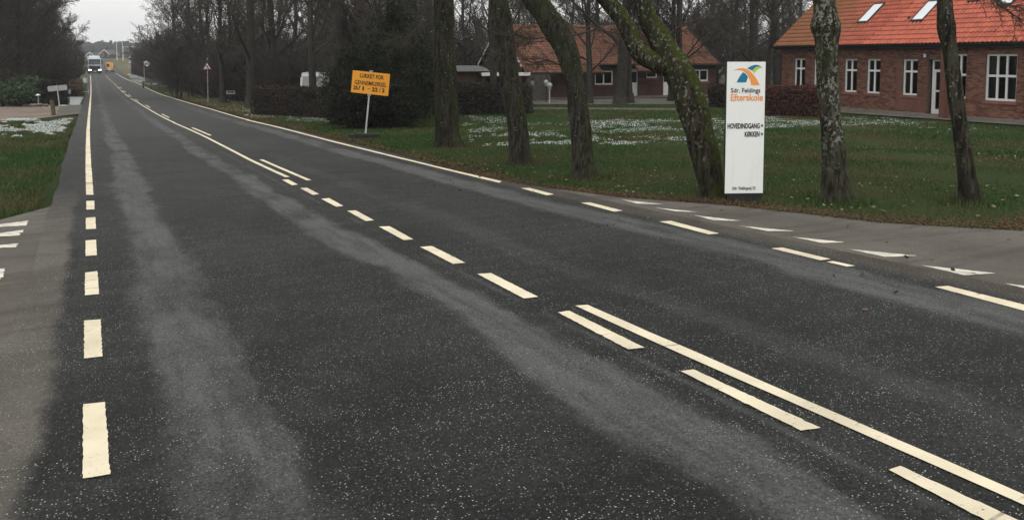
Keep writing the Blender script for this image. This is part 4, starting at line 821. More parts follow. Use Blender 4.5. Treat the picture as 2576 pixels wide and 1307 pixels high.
def school():
    a = R(3.7); org = Vector((33.28, 24.28, -.8)); rz = math.atan2(-math.cos(a), -math.sin(a))
    e = thing('brick_house', 'long red brick school building with red pantile roof, skylights and white windows', 'house', org, rz)
    X0, X1, DEP, EV = -9.95, 9., 9., 3.12
    sm = [(-8.9, -8.06, .86, 2.46), (-7.45, -6.61, .84, 2.45), (-5.33, -4.49, .79, 2.43), (-3.9, -3.06, .78, 2.43), (-1.79, -.95, .78, 2.42)]
    bg = [(.82, 1.52, .75, 2.66), (2.37, 3.77, .73, 2.65), (4.9, 6.3, .73, 2.65)]; door = (-.42, .50, .0, 2.42)
    holes = sm + bg + [door]
    mb = MB(); wall_sheet(mb, X0, X1, -.6, EV, holes, 0, .24)
    mb.span((X0, .24, -.6), (X0 + .24, DEP, EV)).span((X1 - .24, .24, -.6), (X1, DEP, EV)).span((X0 + .24, DEP - .24, -.6), (X1 - .24, DEP, EV)).span((X0 + .24, .24, -.3), (X1 - .24, DEP - .24, -.05))
    RH = EV + (DEP / 2) * math.tan(R(40))
    for x in (X0, X1 - .24): mb.prism([(0, EV), (DEP, EV), (DEP / 2, RH - .1)], .24, 0, x)
    mb.span((X0 + .24, .24, EV - .1), (X1 - .24, DEP - .24, EV - .02))
    wall = mb.build('wall', M['mortar'], e)
    # bricks
    bl, bh, pl, ph = .228, .054, .24, .0665; L = []; mw = Matrix.Translation(org) @ Matrix.Rotation(rz, 4, 'Z')
    nrow = int((EV + .02) / ph)
    for r in range(nrow):
        z = .02 + r * ph; x = X0 - (pl / 2 if r % 2 else 0)
        segs = [(X0, X1)]
        for h in holes:
            if h[2] - .02 < z + bh and z < h[3] + .005:
                ns = []
                for s0, s1 in segs:
                    if h[1] <= s0 or h[0] >= s1: ns.append((s0, s1)); continue
                    if h[0] > s0: ns.append((s0, h[0]))
                    if h[1] < s1: ns.append((h[1], s1))
                segs = ns
        k0 = X0 - (pl / 2 if r % 2 else 0)
        for s0, s1 in segs:
            i = int((s0 - k0) / pl)
            while k0 + i * pl < s1:
                p, q = max(s0, k0 + i * pl), min(s1, k0 + i * pl + bl); i += 1
                if q - p > .03: L.append((p, q, z))
    unit = MB().add([(-.5, 0, 0), (.5, 0, 0), (.5, 0, 1), (-.5, 0, 1), (-.5, .012, 0), (.5, .012, 0), (.5, .012, 1), (-.5, .012, 1)], [(0, 1, 2, 3), (0, 4, 5, 1), (1, 5, 6, 2), (2, 6, 7, 3), (3, 7, 4, 0)]).mesh('brick', M['brick'])
    vis = lambda p: (p[0] < 3.95 and p[0] > .75 and p[2] > .0)
    L.sort(key=lambda p: (not vis(p), -p[0]))
    for p, q, z in L[:300]: link('brick', unit, wall, ((p + q) / 2, -.010 + rnd.uniform(-.002, .002), z), None, (q - p, 1, bh))
    uv = np.array([v.co for v in unit.vertices]); A = np.array(L[300:]); n = len(A); V = np.repeat(uv[None], n, 0)
    V[:, :, 0] = V[:, :, 0] * (A[:, 1] - A[:, 0])[:, None] + ((A[:, 0] + A[:, 1]) / 2)[:, None]; V[:, :, 1] -= .010 + NPR.uniform(-.002, .002, (n, 1)); V[:, :, 2] = V[:, :, 2] * bh + A[:, 2:3]
    uf = np.array([tuple(f.vertices) for f in unit.polygons]); o = link('bricks', mesh_np('bricks', V.reshape(-1, 3), (uf[None] + (np.arange(n) * 8)[:, None, None]).reshape(-1, 4), M['brick']), wall); o['kind'] = 'stuff'
    for i, h in enumerate(sm): window(e, *h, .10)
    window(e, *bg[0], .10, 2, .47, .065); window(e, *bg[1], .10, 3, .47, .065); window(e, *bg[2], .10, 3, .47, .065)
    MB().span((X0 - .04, -.06, -.6), (-.45, .0, .018)).span((.78, -.06, -.6), (X1 + .04, 0, .018)).build('foundation', M['concrete'], e, bevel=.008)
    # door
    d = MB(); x0, x1, y = -.30, .49, .16
    d.span((x0, y, 0), (x0 + .08, y + .07, 2.4)).span((x1 - .08, y, 0), (x1, y + .07, 2.4)).span((x0 + .08, y, 2.33), (x1 - .08, y + .07, 2.4)).span((x0 + .08, y, 1.86), (x1 - .08, y + .07, 1.97)).span((x0 + .08, y, 0), (x1 - .08, y + .07, .22)).span((x0 + .08, y, .22), (x0 + .19, y + .06, 1.86)).span((x1 - .19, y, .22), (x1 - .08, y + .06, 1.86)).span((x0 + .19, y, .98), (x1 - .19, y + .06, 1.06))
    do = d.build('door', M['white'], e)
    for z0, z1, xa, xb in ((.22, .98, x0 + .19, x1 - .19), (1.06, 1.86, x0 + .19, x1 - .19), (1.97, 2.33, x0 + .08, x1 - .08)):
        MB().add([(xa, y + .03, z0), (xb, y + .03, z0), (xb, y + .03, z1), (xa, y + .03, z1)], [(0, 1, 2, 3)]).build('pane', M['pane'], do)
    MB().span((x1 - .15, y - .06, 1.0), (x1 - .12, y, 1.03)).span((x1 - .24, y - .07, 1.0), (x1 - .12, y - .05, 1.03)).build('handle', M['galv'], do)
    MB().span((-.45, -.30, -.6), (.51, 0, -.03)).build('step', M['concrete'], e, bevel=.01)
    MB().span((.52, -.36, -.6), (.77, -.012, EV - .16)).build('pier', M['brick'], e)
    MB().span((-.95, -.02, 0), (-.50, -.0105, .72)).span((-2.1, -.02, .06), (-1.83, -.0105, 2.4)).span((-1.83, -.02, .06), (-.97, -.0105, .62)).build('repaired_brickwork', mat('plain_brick', (.165, .078, .056), .9, .3, 2.5, .2, 60), e)
    MB().lathe([(.05, 0), (.06, .05), (.06, .14), (.04, .17)], 10, (-.52, -.09, 2.5)).build('wall_lamp', M['white'], e)
    # roof
    th = R(40); ys, zs = -.32, EV - .03; ln = (DEP / 2 + .32) / math.cos(th)
    slab = MB().prism([(ys, zs - .10), (DEP / 2, zs - .10 + (DEP / 2 + .32) * math.tan(th)), (DEP + .32, zs - .10), (DEP + .32, zs), (DEP / 2, zs + (DEP / 2 + .32) * math.tan(th)), (ys, zs)], X1 - X0 + .4, 0, X0 - .2)
    roof = slab.build('roof', M['core'], e)
    tiled_slope(e, roof, X0 - .22, X1 + .2, ys - .04, zs + .01, th, ln, M['tile'])
    MB().tube([(X0 - .2, DEP / 2, zs + ln * math.sin(th) + .05), (X1 + .2, DEP / 2, zs + ln * math.sin(th) + .05)], [.11, .11], 10, True).build('ridge_tiles', M['tile'], roof)
    g = MB(); n = 8
    for k in range(n):
        a0, a1 = math.pi * k / n, math.pi * (k + 1) / n
        g.add([(X0 - .2, ys - .1 - .065 * math.cos(a0), zs - .0 - .07 * math.sin(a0)), (X0 - .2, ys - .1 - .065 * math.cos(a1), zs - .07 * math.sin(a1)), (X1 + .2, ys - .1 - .065 * math.cos(a1), zs - .07 * math.sin(a1)), (X1 + .2, ys - .1 - .065 * math.cos(a0), zs - .07 * math.sin(a0))], [(0, 1, 2, 3)])
    g.build('gutter', M['dark'], e, True)
    MB().span((X0 - .2, ys + .01, zs - .17), (X1 + .2, ys + .05, zs - .102)).span((X0 - .1, ys + .05, zs - .15), (X1 + .1, -.012, zs - .12)).build('eaves_board', M['dark'], e)
    MB().tube([(X0 - .08, ys - .1, zs - .07), (X0 - .08, ys - .1, zs - .2), (X0 - .02, -.16, zs - .42), (X0 + .1, -.08, zs - .5), (X0 + .1, -.08, -.2)], [.045] * 5, 8, True).build('downpipe', M['dark'], e, True)
    MB().prism([(ys - .02, zs - .14), (ys - .02, zs + .06), (DEP / 2, zs + .06 + (DEP / 2 + .34) * math.tan(th)), (DEP / 2, zs - .16 + (DEP / 2 + .34) * math.tan(th))], .03, 0, X0 - .24).build('verge_board', M['wood'], e)
    for (s, t, wd, hh) in ((-5.5, 1.66, .70, 1.56), (-2.2, 1.58, .70, 1.54), (.02, 2.82, .62, 1.4), (1.66, 2.40, .68, 1.5)):
        sk = link('skylight', MB().span((0, 0, .03), (wd, .09, .15)).span((0, hh - .09, .03), (wd, hh, .15)).span((0, .09, .03), (.055, hh - .09, .15)).span((wd - .055, .09, .03), (wd, hh - .09, .15)).span((-.05, -.16, .045), (wd + .05, -.002, .07)).mesh('skylight', M['dark']), roof, (s, ys + t * math.cos(th), zs + t * math.sin(th)), (th, 0, 0))
        MB().span((.055, .09, .10), (wd - .055, hh - .09, .128)).build('pane', M['skyglass'], sk)
    vx = link('roof_vent', MB().tube([(0, 0, 0), (0, .02, .16), (0, -.05, .2)], [.06, .06, .05], 8, True).mesh('roof_vent', M['wood']), roof, (-2.42, ys + 1.75 * math.cos(th), zs + 1.75 * math.sin(th)))
    return e
school()
def low_house():
    org = stand(1316, 57); org.z = -1.1; e = thing('low_house', 'low dark brick house with a weathered orange tile roof behind the trees', 'house', org, R(-6.8)); LX, DEP, EV = 15.5, 9., 2.42
    holes = [(5.45, 6.9, .87, 1.86), (9.6, 10.5, 1.32, 1.9), (13.4, 14.85, 1.05, 1.91), (8.0, 8.92, 0.02, 1.98), (11.0, 11.9, .02, 1.98)]
    mb = MB(); wall_sheet(mb, 0, LX, -.4, EV, holes, 0, .24); mb.span((0, .24, -.4), (.24, DEP, EV)).span((LX - .24, .24, -.4), (LX, DEP, EV)).span((.24, DEP - .24, -.4), (LX - .24, DEP, EV)).span((.24, .24, -.3), (LX - .24, DEP - .24, -.1))
    ph = R(30.3); RH = EV + (DEP / 2) * math.tan(ph)
    for x in (0, LX - .24): mb.prism([(0, EV), (DEP, EV), (DEP / 2, RH - .08)], .24, 0, x)
    mb.build('wall', M['brick2'], e)
    window(e, *holes[0], .08, 2, 0, .07, rows=1, curt=False); window(e, *holes[1], .08, 1, 0, .06, rows=1, curt=False); window(e, *holes[2], .08, 2, 0, .07, rows=1, curt=False)
    for h in holes[3:]:
        d = MB().span((h[0], .1, h[2]), (h[0] + .08, .17, h[3])).span((h[1] - .08, .1, h[2]), (h[1], .17, h[3])).span((h[0] + .08, .1, 1.9), (h[1] - .08, .17, h[3])).span((h[0] + .08, .11, h[2]), (h[1] - .08, .16, 1.0)).span((h[0] + .08, .11, 1.75), (h[1] - .08, .16, 1.9)).build('door', M['white'], e)
        MB().span((h[0] + .08, .12, 1.0), (h[1] - .08, .14, 1.75)).build('pane', M['glass'], d)
    ys, zs = -.35, EV - .12; rl = (DEP / 2 + .35)
    roof = MB().prism([(ys, zs - .1), (DEP / 2, zs - .1 + rl * math.tan(ph)), (DEP + .35, zs - .1), (DEP + .35, zs), (DEP / 2, zs + rl * math.tan(ph)), (ys, zs)], LX + .5, 0, -.25).build('roof', M['core'], e)
    tiled_slope(e, roof, -.27, LX + .25, ys - .03, zs + .01, ph, rl / math.cos(ph), M['tile2'], .23, .345)
    MB().tube([(-.25, DEP / 2, zs + rl * math.tan(ph) + .03), (LX + .25, DEP / 2, zs + rl * math.tan(ph) + .03)], [.1, .1], 8, True).build('ridge_tiles', M['tile2'], roof)
    for a, b, fw in ((-.25, 5.5, .9), (8.4, 10.35, .75)):
        q = MB().prism([(ys - fw, zs - .02 - fw * math.tan(ph)), (ys - .0, zs - .02), (ys, zs - .1), (ys - fw, zs - .1 - fw * math.tan(ph))], b - a, 0, a).build('porch_roof', M['tile2'], e)
        tiled_slope(e, q, a, b + .02, ys - fw - .02, zs - .02 - fw * math.tan(ph), ph, fw / math.cos(ph) + .05, M['tile2'], .23, .345, 40)
        MB().span((b + .02, ys - fw - .02, zs - .12 - fw * math.tan(ph)), (b + .05, ys - fw + .06, zs + .06 - fw * math.tan(ph))).span((a, ys - fw - .07, zs - .13 - fw * math.tan(ph)), (b, ys - fw - .03, zs - .04 - fw * math.tan(ph))).build('porch_fascia', M['dark'], q)
    for x in (-.29, LX + .25):
        MB().prism([(ys - .02, zs - .16), (ys - .02, zs + .04), (DEP / 2, zs + .07 + rl * math.tan(ph)), (DEP + .37, zs + .04), (DEP + .37, zs - .16), (DEP / 2, zs - .14 + rl * math.tan(ph))], .035, 0, x).build('verge_board', M['white'] if x < 0 else M['wood'], e)
    MB().tube([(5.6, ys - .07, zs - .03), (LX + .2, ys - .07, zs - .03)], [.06, .06], 8, True).build('gutter', M['dark'], e)
    MB().span((-.05, -.05, -.4), (LX + .05, -.003, .04)).build('foundation', M['concrete'], e)
low_house()
def shed():
    p = stand(1165, 50); p.z = -1.1; e = thing('wooden_shed', 'brown wooden shed with flat grey felt roof beside the low house', 'shed', p, R(-6.8))
    W = 3.0
    n = int(W / .15)
    for i in range(n): MB().span((-W / 2 + i * .15 + .004, 0, 0), (-W / 2 + i * .15 + .146, .03 + .004 * (i % 2), 1.98)).build('plank', M['wood'], e)
    for i in range(14): MB().span((W / 2 - .03, .04 + i * .15, 0), (W / 2, .18 + i * .15, 1.98)).build('plank', M['wood'], e)
    MB().span((-W / 2, .05, 0), (-W / 2 + .05, 2.2, 1.98)).span((-W / 2 + .05, 2.15, 0), (W / 2 - .04, 2.2, 1.98)).build('wall', M['wood'], e)
    rf = MB().add([(-W / 2 - .25, -.35, 2.0), (W / 2 + .2, -.35, 2.0), (W / 2 + .2, 2.4, 2.16), (-W / 2 - .25, 2.4, 2.16), (-W / 2 - .25, -.35, 2.12), (W / 2 + .2, -.35, 2.12), (W / 2 + .2, 2.4, 2.30), (-W / 2 - .25, 2.4, 2.30)], [(3, 2, 1, 0), (4, 5, 6, 7), (0, 1, 5, 4), (1, 2, 6, 5), (2, 3, 7, 6), (3, 0, 4, 7)]).build('roof', M['felt'], e)
    MB().span((-W / 2 - .27, -.385, 1.97), (W / 2 + .22, -.353, 2.15)).build('fascia', M['fascia'], rf)
    q = stand(1272, 50.5); q.z = -1.1; c = thing('carport', 'low carport with flat roof and pale fascia joined to the wooden shed', 'carport', q, R(-6.8))
    rf = MB().span((-1.65, -.4, 1.76), (1.45, 3.2, 1.86)).build('roof', M['felt'], c); MB().span((-1.67, -.435, 1.70), (1.47, -.403, 1.9)).build('fascia', M['white'], rf)
    for x in (-1.5, 0., 1.3):
        MB().span((x - .06, -.3, 0), (x + .06, -.18, 1.76)).build('post', M['wood'], c)
    for i in range(19): MB().span((-1.45 + i * .15, 2.9, 0), (-1.31 + i * .15, 2.93, 1.74)).build('plank', M['wood'], c)
    q = stand(1358, 53.5); q.z = -1.1; f = thing('wooden_fence', 'grey weathered board fence beside the globe lamps', 'fence', q, R(-4))
    for i in range(13): MB().span((-.78 + i * .12, 0, .04), (-.78 + i * .12 + .112, .022, 1.68 + .02 * (i % 3))).build('board', M['greywood'], f)
    for z in (.35, 1.3): MB().span((-.8, .024, z), (.8, .07, z + .09)).build('rail', M['greywood'], f)
    s = MB().span((-.66, -.03, 1.05), (-.42, -.004, 1.3)).build('notice', M['fascia'], f); MB().span((-.62, -.036, 1.35), (-.48, -.004, 1.5)).build('notice', M['dark'], f)
shed()
struct(loft('path', [gnd(1333, 262), gnd(1450, 262), gnd(1640, 262), gnd(1800, 261)], [gnd(1333, 249), gnd(1450, 249), gnd(1640, 247), gnd(1800, 246)], -.01, M['path'], 20, 5))
a_ = Vector((-.0645, -.998, 0)); b_ = Vector((.998, -.0645, 0)); o_ = Vector((33.28, 24.28, 0))
struct(loft('path', [o_ + a_ * -10.5 - b_ * .1, o_ + a_ * 9 - b_ * .1], [o_ + a_ * -10.5 - b_ * 1.25, o_ + a_ * 9 - b_ * 1.25], .03, M['path'], 24, 4))
A, B = gnd(1333, 273), gnd(1700, 275.5); d = B - A; kb = MB(); nn = 14
ke = thing('kerb_edging', 'thin pale kerb edging between the lawn and the yard of the low house', 'kerb', A, math.atan2(d.y, d.x))
for i in range(nn): MB().span((d.length / nn * i + .01, -.05, -.1 + d.z * i / nn), (d.length / nn * (i + 1) - .01, .05, .06 + d.z * i / nn)).build('kerb_stone', M['concrete'], ke)

# ------------------------------------------------------------------ signs
def fit(body, x0, x1, z0, z1, y, m, parent, bold=0., name='lettering'):
    o = text(name, body, 1., M[m], parent, (0, 0, 0), bold=bold, depth=.004); V = np.array([v.co for v in o.data.vertices]); lo, hi = V.min(0), V.max(0)
    sx, sz = (x1 - x0) / (hi[0] - lo[0]), (z1 - z0) / (hi[1] - lo[1])
    W = np.stack([(V[:, 0] - lo[0]) * sx + x0, y - (V[:, 2] - lo[2]) * .25, (V[:, 1] - lo[1]) * sz + z0], 1)
    o.data.vertices.foreach_set('co', W.ravel().astype(np.float32)); o.rotation_euler = (0, 0, 0); o.scale = (1, 1, 1); o.data.update(); return o
def flat(name, pts, y, m, parent, t=.002):
    bm = bmesh.new(); vs = [bm.verts.new((a, y, b)) for a, b in pts]; f = bm.faces.new(vs); r = bmesh.ops.extrude_face_region(bm, geom=[f])
    for v in [g for g in r['geom'] if isinstance(g, bmesh.types.BMVert)]: v.co.y += t
    bmesh.ops.triangulate(bm, faces=bm.faces); bmesh.ops.recalc_face_normals(bm, faces=bm.faces); me = bpy.data.meshes.new(name); bm.to_mesh(me); bm.free(); me.materials.append(M[m]); return link(name, me, parent)
def pylon():
    b = gnd(1870, 504); D = fwd_of(b); k = D / F; e = thing('sign_pylon', 'tall white school sign with blue and orange swoosh logo and black lettering', 'sign', b, -PSI + R(4))
    X = lambda c: ((1794.3 + c / 3.509) - 1872) * k; Z = lambda c: (505.6 - (138 + c / 3.509)) * k
    x0, x1, z0, z1 = X(104), X(446), Z(1226), Z(71)
    MB().span((x0 + .004, .012, z0 + .01), (x1 - .004, .085, z1 - .004)).build('body', M['dark'], e, bevel=.004)
    MB().span((x0, -.004, z0), (x1, .011, z1)).build('face', M['signwhite'], e, bevel=.002)
    MB().span((x0 + .05, .02, -.3), (x1 - .002, .085, z0 + .009)).build('plinth', M['dark'], e)
    P = lambda L: [(X(a), Z(c)) for a, c in L]
    flat('logo_blue', P([(190, 250), (200, 226), (214, 202), (230, 179), (244, 162), (258, 168), (272, 180), (284, 196), (290, 208), (281, 228), (274, 250)]), -.0065, 'blue', e)
    flat('logo_blue', P([(282, 129), (300, 116), (322, 105), (345, 98), (368, 97), (390, 103), (408, 113), (385, 112), (362, 117), (343, 129), (326, 148), (308, 138)]), -.0065, 'blue', e)
    flat('logo_green', P([(327, 150), (344, 131), (363, 119), (386, 114), (408, 115), (424, 122), (400, 125), (378, 135), (360, 152), (346, 174)]), -.0065, 'green', e)
    flat('logo_orange', P([(155, 149), (178, 137), (202, 129), (226, 126), (250, 127), (272, 132), (300, 147), (325, 168), (348, 194), (368, 222), (384, 250), (395, 275), (320, 275), (314, 248), (305, 222), (293, 198), (278, 177), (260, 160), (238, 148), (212, 142), (184, 142)]), -.0065, 'orange', e)
    fit('Sdr. Feldings', X(140), X(402), Z(352), Z(299), -.0065, 'ink', e, .012)
    fit('Efterskole', X(140), X(428), Z(411), Z(349), -.0065, 'orange', e, .018)
    fit('HOVEDINDGANG', X(116), X(404), Z(655), Z(607), -.0065, 'ink', e, .03); fit('KØKKEN', X(271), X(404), Z(727), Z(679), -.0065, 'ink', e, .03)
    for c in (629, 703): flat('arrow', P([(411, c - 3), (424, c - 3), (420, c - 14), (425, c - 15), (437, c), (425, c + 15), (420, c + 14), (424, c + 3), (411, c + 3)]), -.0065, 'ink', e)
    fit('Sdr. Feldingvej 32', X(171), X(379), Z(1202), Z(1166), -.0065, 'ink', e, .012)
pylon()
def closure_sign():
    b = gnd(919, 343); D = fwd_of(b); k = D / F; W, H = 554 / 5.917 * k, 326 / 5.917 * k
    e = thing('road_sign', 'leaning orange yellow road closure sign on a pale post in front of the evergreen bush', 'sign', b, 0, None, (0, R(6.0), -PSI))
    zt = 162 * k; X = lambda c: (c - 277 + 6) * k / 5.917; Z = lambda c: zt - c * k / 5.917
    MB().span((X(0), -.03, Z(326)), (X(554), -.02, Z(0))).build('board', M['yellow'], e, bevel=.003)
    MB().span((X(4), -.0195, Z(322)), (X(550), -.014, Z(4))).build('board_back', M['galv'], e)
    MB().span((-.024, -.013, -.02), (.024, .03, zt + .05)).build('post', M['postgrey'], e)
    MB().span((-.055, -.036, zt + .005), (.055, -.014, zt + .055)).span((-.05, -.036, Z(326) - .06), (.05, .035, Z(326) - .005)).build('bracket', M['galv'], e)
    y = -.032
    fit('LUKKET FOR', X(112), X(466), Z(96), Z(32), y, 'ink', e, .03); fit('GENNEMKØRSEL', X(42), X(518), Z(202), Z(136), y, 'ink', e, .018)
    for s, a, c, m_ in (('25', 30, 95, 'ink'), ('/', 98, 136, 'litter'), ('1', 166, 188, 'ink'), ('22', 306, 394, 'ink'), ('/', 414, 434, 'litter'), ('2', 456, 496, 'ink')): fit(s, X(a), X(c), Z(282), Z(220), y, m_, e, .045)
    flat('dash', [(X(243), Z(256)), (X(280), Z(256)), (X(280), Z(247)), (X(243), Z(247))], y - .002, 'ink', e)
    MB().box((-.05, .12, .03), (1.02, .34, .07), .15, .94).build('foot_slab', M['black'], e, bevel=.01, rot=(0, R(-6), 0))
    MB().box((.0, -.16, .055), (.62, .3, .09), -.1, .9).build('foot_slab', M['black'], e, bevel=.01, rot=(0, R(-6), 0))
closure_sign()
def warning_sign():
    b = gnd(523.5, 254); D = fwd_of(b); k = D / F; e = thing('road_sign', 'red bordered triangular warning sign with car pictogram on a thin post by the hedge', 'sign', b, -PSI - R(8))
    H = 108 * k; MB().tube([(0, 0, -.2), (.02, 0, H)], [.03, .03], 8, True).build('post', M['postgrey'], e); zc = (254 - 176.5) * k; h = 23 * k; s = 26.5 * k; y = -.05; c = .02
    flat('border', [(c - s / 2, zc), (c + s / 2, zc), (c, zc + h)], y, 'red', e, .012); i = .70; zc2 = zc + h * .085
    flat('face', [(c - s / 2 * i, zc2), (c + s / 2 * i, zc2), (c, zc2 + h * i)], y - .006, 'signwhite', e, .004); q = lambda L: [(c + a * s, zc + z * h) for a, z in L]
    flat('pictogram', q([(-.08, .36), (.09, .34), (.11, .48), (.06, .47), (.05, .43), (-.04, .44), (-.05, .50), (-.09, .48)]), y - .009, 'ink', e)
    flat('pictogram', q([(-.16, .30), (-.02, .09), (-.10, .09), (-.19, .24)]), y - .009, 'ink', e); flat('pictogram', q([(.0, .27), (.26, .09), (.16, .09), (-.01, .23)]), y - .009, 'ink', e)
warning_sign()
def limit_sign():
    b = stand(364, 112); D = fwd_of(b); k = D / F; e = thing('road_sign', 'round white end of sixty limit sign on a thin post past the hedge', 'sign', b, -PSI)
    H = EYE - (160 - VH) * k - b.z; MB().tube([(0, 0, -.2), (0, 0, H + .3)], [.035, .035], 8, True).build('post', M['postgrey'], e); r = 7.6 * k; cx = 7.5 * k
    P = lambda r: [(cx + r * math.cos(a * math.pi / 12), H + r * math.sin(a * math.pi / 12)) for a in range(24)]
    flat('rim', P(r), -.05, 'dark', e, .01); flat('face', P(r * .93), -.055, 'signwhite', e, .004); fit('60', cx - r * .72, cx + r * .72, H - r * .45, H + r * .45, -.058, 'dark', e, .03)
    for o in (-.14, .14): flat('diagonal_bar', [(cx - r * .6 + o * r, H - r * .66), (cx - r * .52 + o * r, H - r * .7), (cx + r * .6 + o * r, H + r * .62), (cx + r * .52 + o * r, H + r * .68)], -.06, 'dark', e)
limit_sign()
def name_sign():
    b = gnd(580.5, 261); k = fwd_of(b) / F; e = thing('name_sign', 'small weathered white plate on a short post below the tall hedge', 'sign', b, -PSI)
    MB().tube([(0, 0, -.1), (0, 0, 30 * k)], [.02, .02], 8, True).build('post', M['dark'], e)
    flat('plate', [(-9.6 * k, 24 * k), (11 * k, 23.6 * k), (11.5 * k, 32.5 * k), (-11 * k, 33 * k)], -.04, 'fascia', e, .015); flat('grimy_panel', [(-8 * k, 27 * k), (-3 * k, 25 * k), (1 * k, 27.6 * k), (4 * k, 25.4 * k), (9.4 * k, 25.6 * k), (9.6 * k, 32.2 * k), (-8.6 * k, 32.4 * k)], -.044, 'greywood', e)
name_sign()
def sign_back():
    b = gnd(149.7, 267); k = fwd_of(b) / F; e = thing('road_sign', 'grey back of a wide direction sign on a red topped pale post', 'sign', b, 0, None, (0, R(-5), -PSI))
    MB().tube([(0, 0, -.2), (0, 0, 53 * k)], [.038, .038], 10, True).build('post', M['postgrey'], e); MB().lathe([(.042, 0), (.042, .1), (.03, .12)], 10, (0, 0, 51.5 * k)).build('post_cap', M['red'], e)
    z0, z1 = 38.5 * k, 52 * k; c = .05; x0, x1 = -25 * k, 24 * k
    mb = MB().prism([(x0 + c, z0), (x1 - c, z0), (x1, z0 + c), (x1, z1 - c), (x1 - c, z1), (x0 + c, z1), (x0, z1 - c), (x0, z0 + c)], .012, 1, .045); mb.build('plate', M['galv'], e)
    MB().span((-.06, -.045, 43 * k), (.06, .043, 43 * k + .05)).build('bracket', M['postgrey'], e)
sign_back()
p = gnd(135, 289); k = fwd_of(p) / F; e = tag(MB().tube([(0, 0, -.3), (0, 0, .3), (-.01, 0, 37 * k - .04), (-.012, 0, 37 * k)], [.115, .11, .115, .1], 12, True).build('wooden_post', M['postwood'], None, False, loc=p), 'short thick mossy wooden post at the mouth of the gravel drive', 'post'); e.rotation_euler = (0, R(-4), 0)
def garden_lamp(u, d, h, label):
    p = stand(u, d); e = thing('garden_lamp', label, 'lamp', p); MB().tube([(0, 0, -.1), (0, 0, h - .1)], [.03, .025], 8, True).build('post', M['postgrey'], e)
    MB().lathe([(.03, -.12), (.16, -.10), (.17, -.06), (.05, .0), (.02, .03)], 14, (0, 0, h)).build('shade', M['signwhite'], e, True)
garden_lamp(95, 60, .85, 'small mushroom shaped garden lamp in front of the rhododendrons')
for u, d, r, h, lab in ((1374, 53, .16, 1.3, 'globe lamp on a dark post, half hidden by the other globe lamp'), (1382.5, 51.5, .17, 1.15, 'globe lamp on a pale post before the weathered board fence')):
    p = stand(u, d); p.z -= .05; e = thing('globe_lamp', lab, 'lamp', p); MB().tube([(0, 0, -.1), (0, 0, h - r)], [.04, .035], 8, True).build('post', M['dark'] if r < .165 else M['postgrey'], e)
    MB().lathe([(.06, -r * .95), (.075, -r * 1.5), (.10, -r * 1.45), (.11, -r * .8)], 12, (0, 0, h)).build('collar', M['fascia'], e); MB().lathe([(r * math.sin(a), -r * math.cos(a)) for a in np.linspace(.4, math.pi - .02, 9)], 16, (0, 0, h)).build('globe', M['lampglass'], e, True)
# mailbox post, gate frame, barrier, stones
p = stand(173, 66); e = thing('mailbox', 'dark mailbox on a thin post at the end of the dark hedge', 'mailbox', p); MB().tube([(0, 0, -.1), (0, 0, .85)], [.035, .035], 8, True).build('post', M['dark'], e); MB().prism([(-.13, .72), (.13, .72), (.13, 1.0), (.08, 1.06), (-.08, 1.06), (-.13, 1.0)], .4, 1, -.2).build('box', M['galv'], e)
p = stand(203, 92); e = thing('gate_frame', 'white tubular gate frame at the edge of the road', 'gate', p, -PSI)
MB().tube([(0, 0, -.1), (0, 0, .8), (.06, 0, .92), (.3, 0, .95)], [.035] * 4, 8, True).build('post', M['white'], e); MB().tube([(.0, 0, .22), (.85, 0, .25)], [.03, .03], 8, True).build('rail', M['white'], e); MB().tube([(.85, 0, -.1), (.85, 0, .5)], [.03, .03], 8, True).build('post', M['white'], e)
A, B = stand(359, 112), stand(418, 108); d = B - A; e = thing('wooden_barrier', 'low grey wooden two rail barrier where the hedge ends', 'barrier', A, math.atan2(d.y, d.x)); L = d.length
for i in range(4): MB().span((L * i / 3 - .09, .05, -.2), (L * i / 3 + .09, .17, .78)).build('post', M['wood'], e)
for z in (.32, .70): MB().span((-.2, 0, z), (L + .2, .05, z + .2)).build('rail', M['greywood'], e)
for i in range(11):
    u = -12 + i * 12.5 + rnd.uniform(-3, 3); p = stand(u, 60.4 + rnd.uniform(-.5, .5) - i * .05); bm = bmesh.new(); bmesh.ops.create_icosphere(bm, subdivisions=2, radius=1); s = rnd.uniform(.10, .19)
    for v in bm.verts: v.co *= 1 + .3 * mn.noise(v.co * 1.5 + Vector((i * 3, 0, 0))); v.co = Vector((v.co.x * s * 1.5, v.co.y * s, v.co.z * s * .75 + s * .35))
    me = bpy.data.meshes.new('edging_stone'); bm.to_mesh(me); bm.free(); me.materials.append(M['stone']); tag(link('edging_stone', me, None, p), 'rough stone in the snowy edging of the gravel drive', 'stone', 'edging stones along the drive')

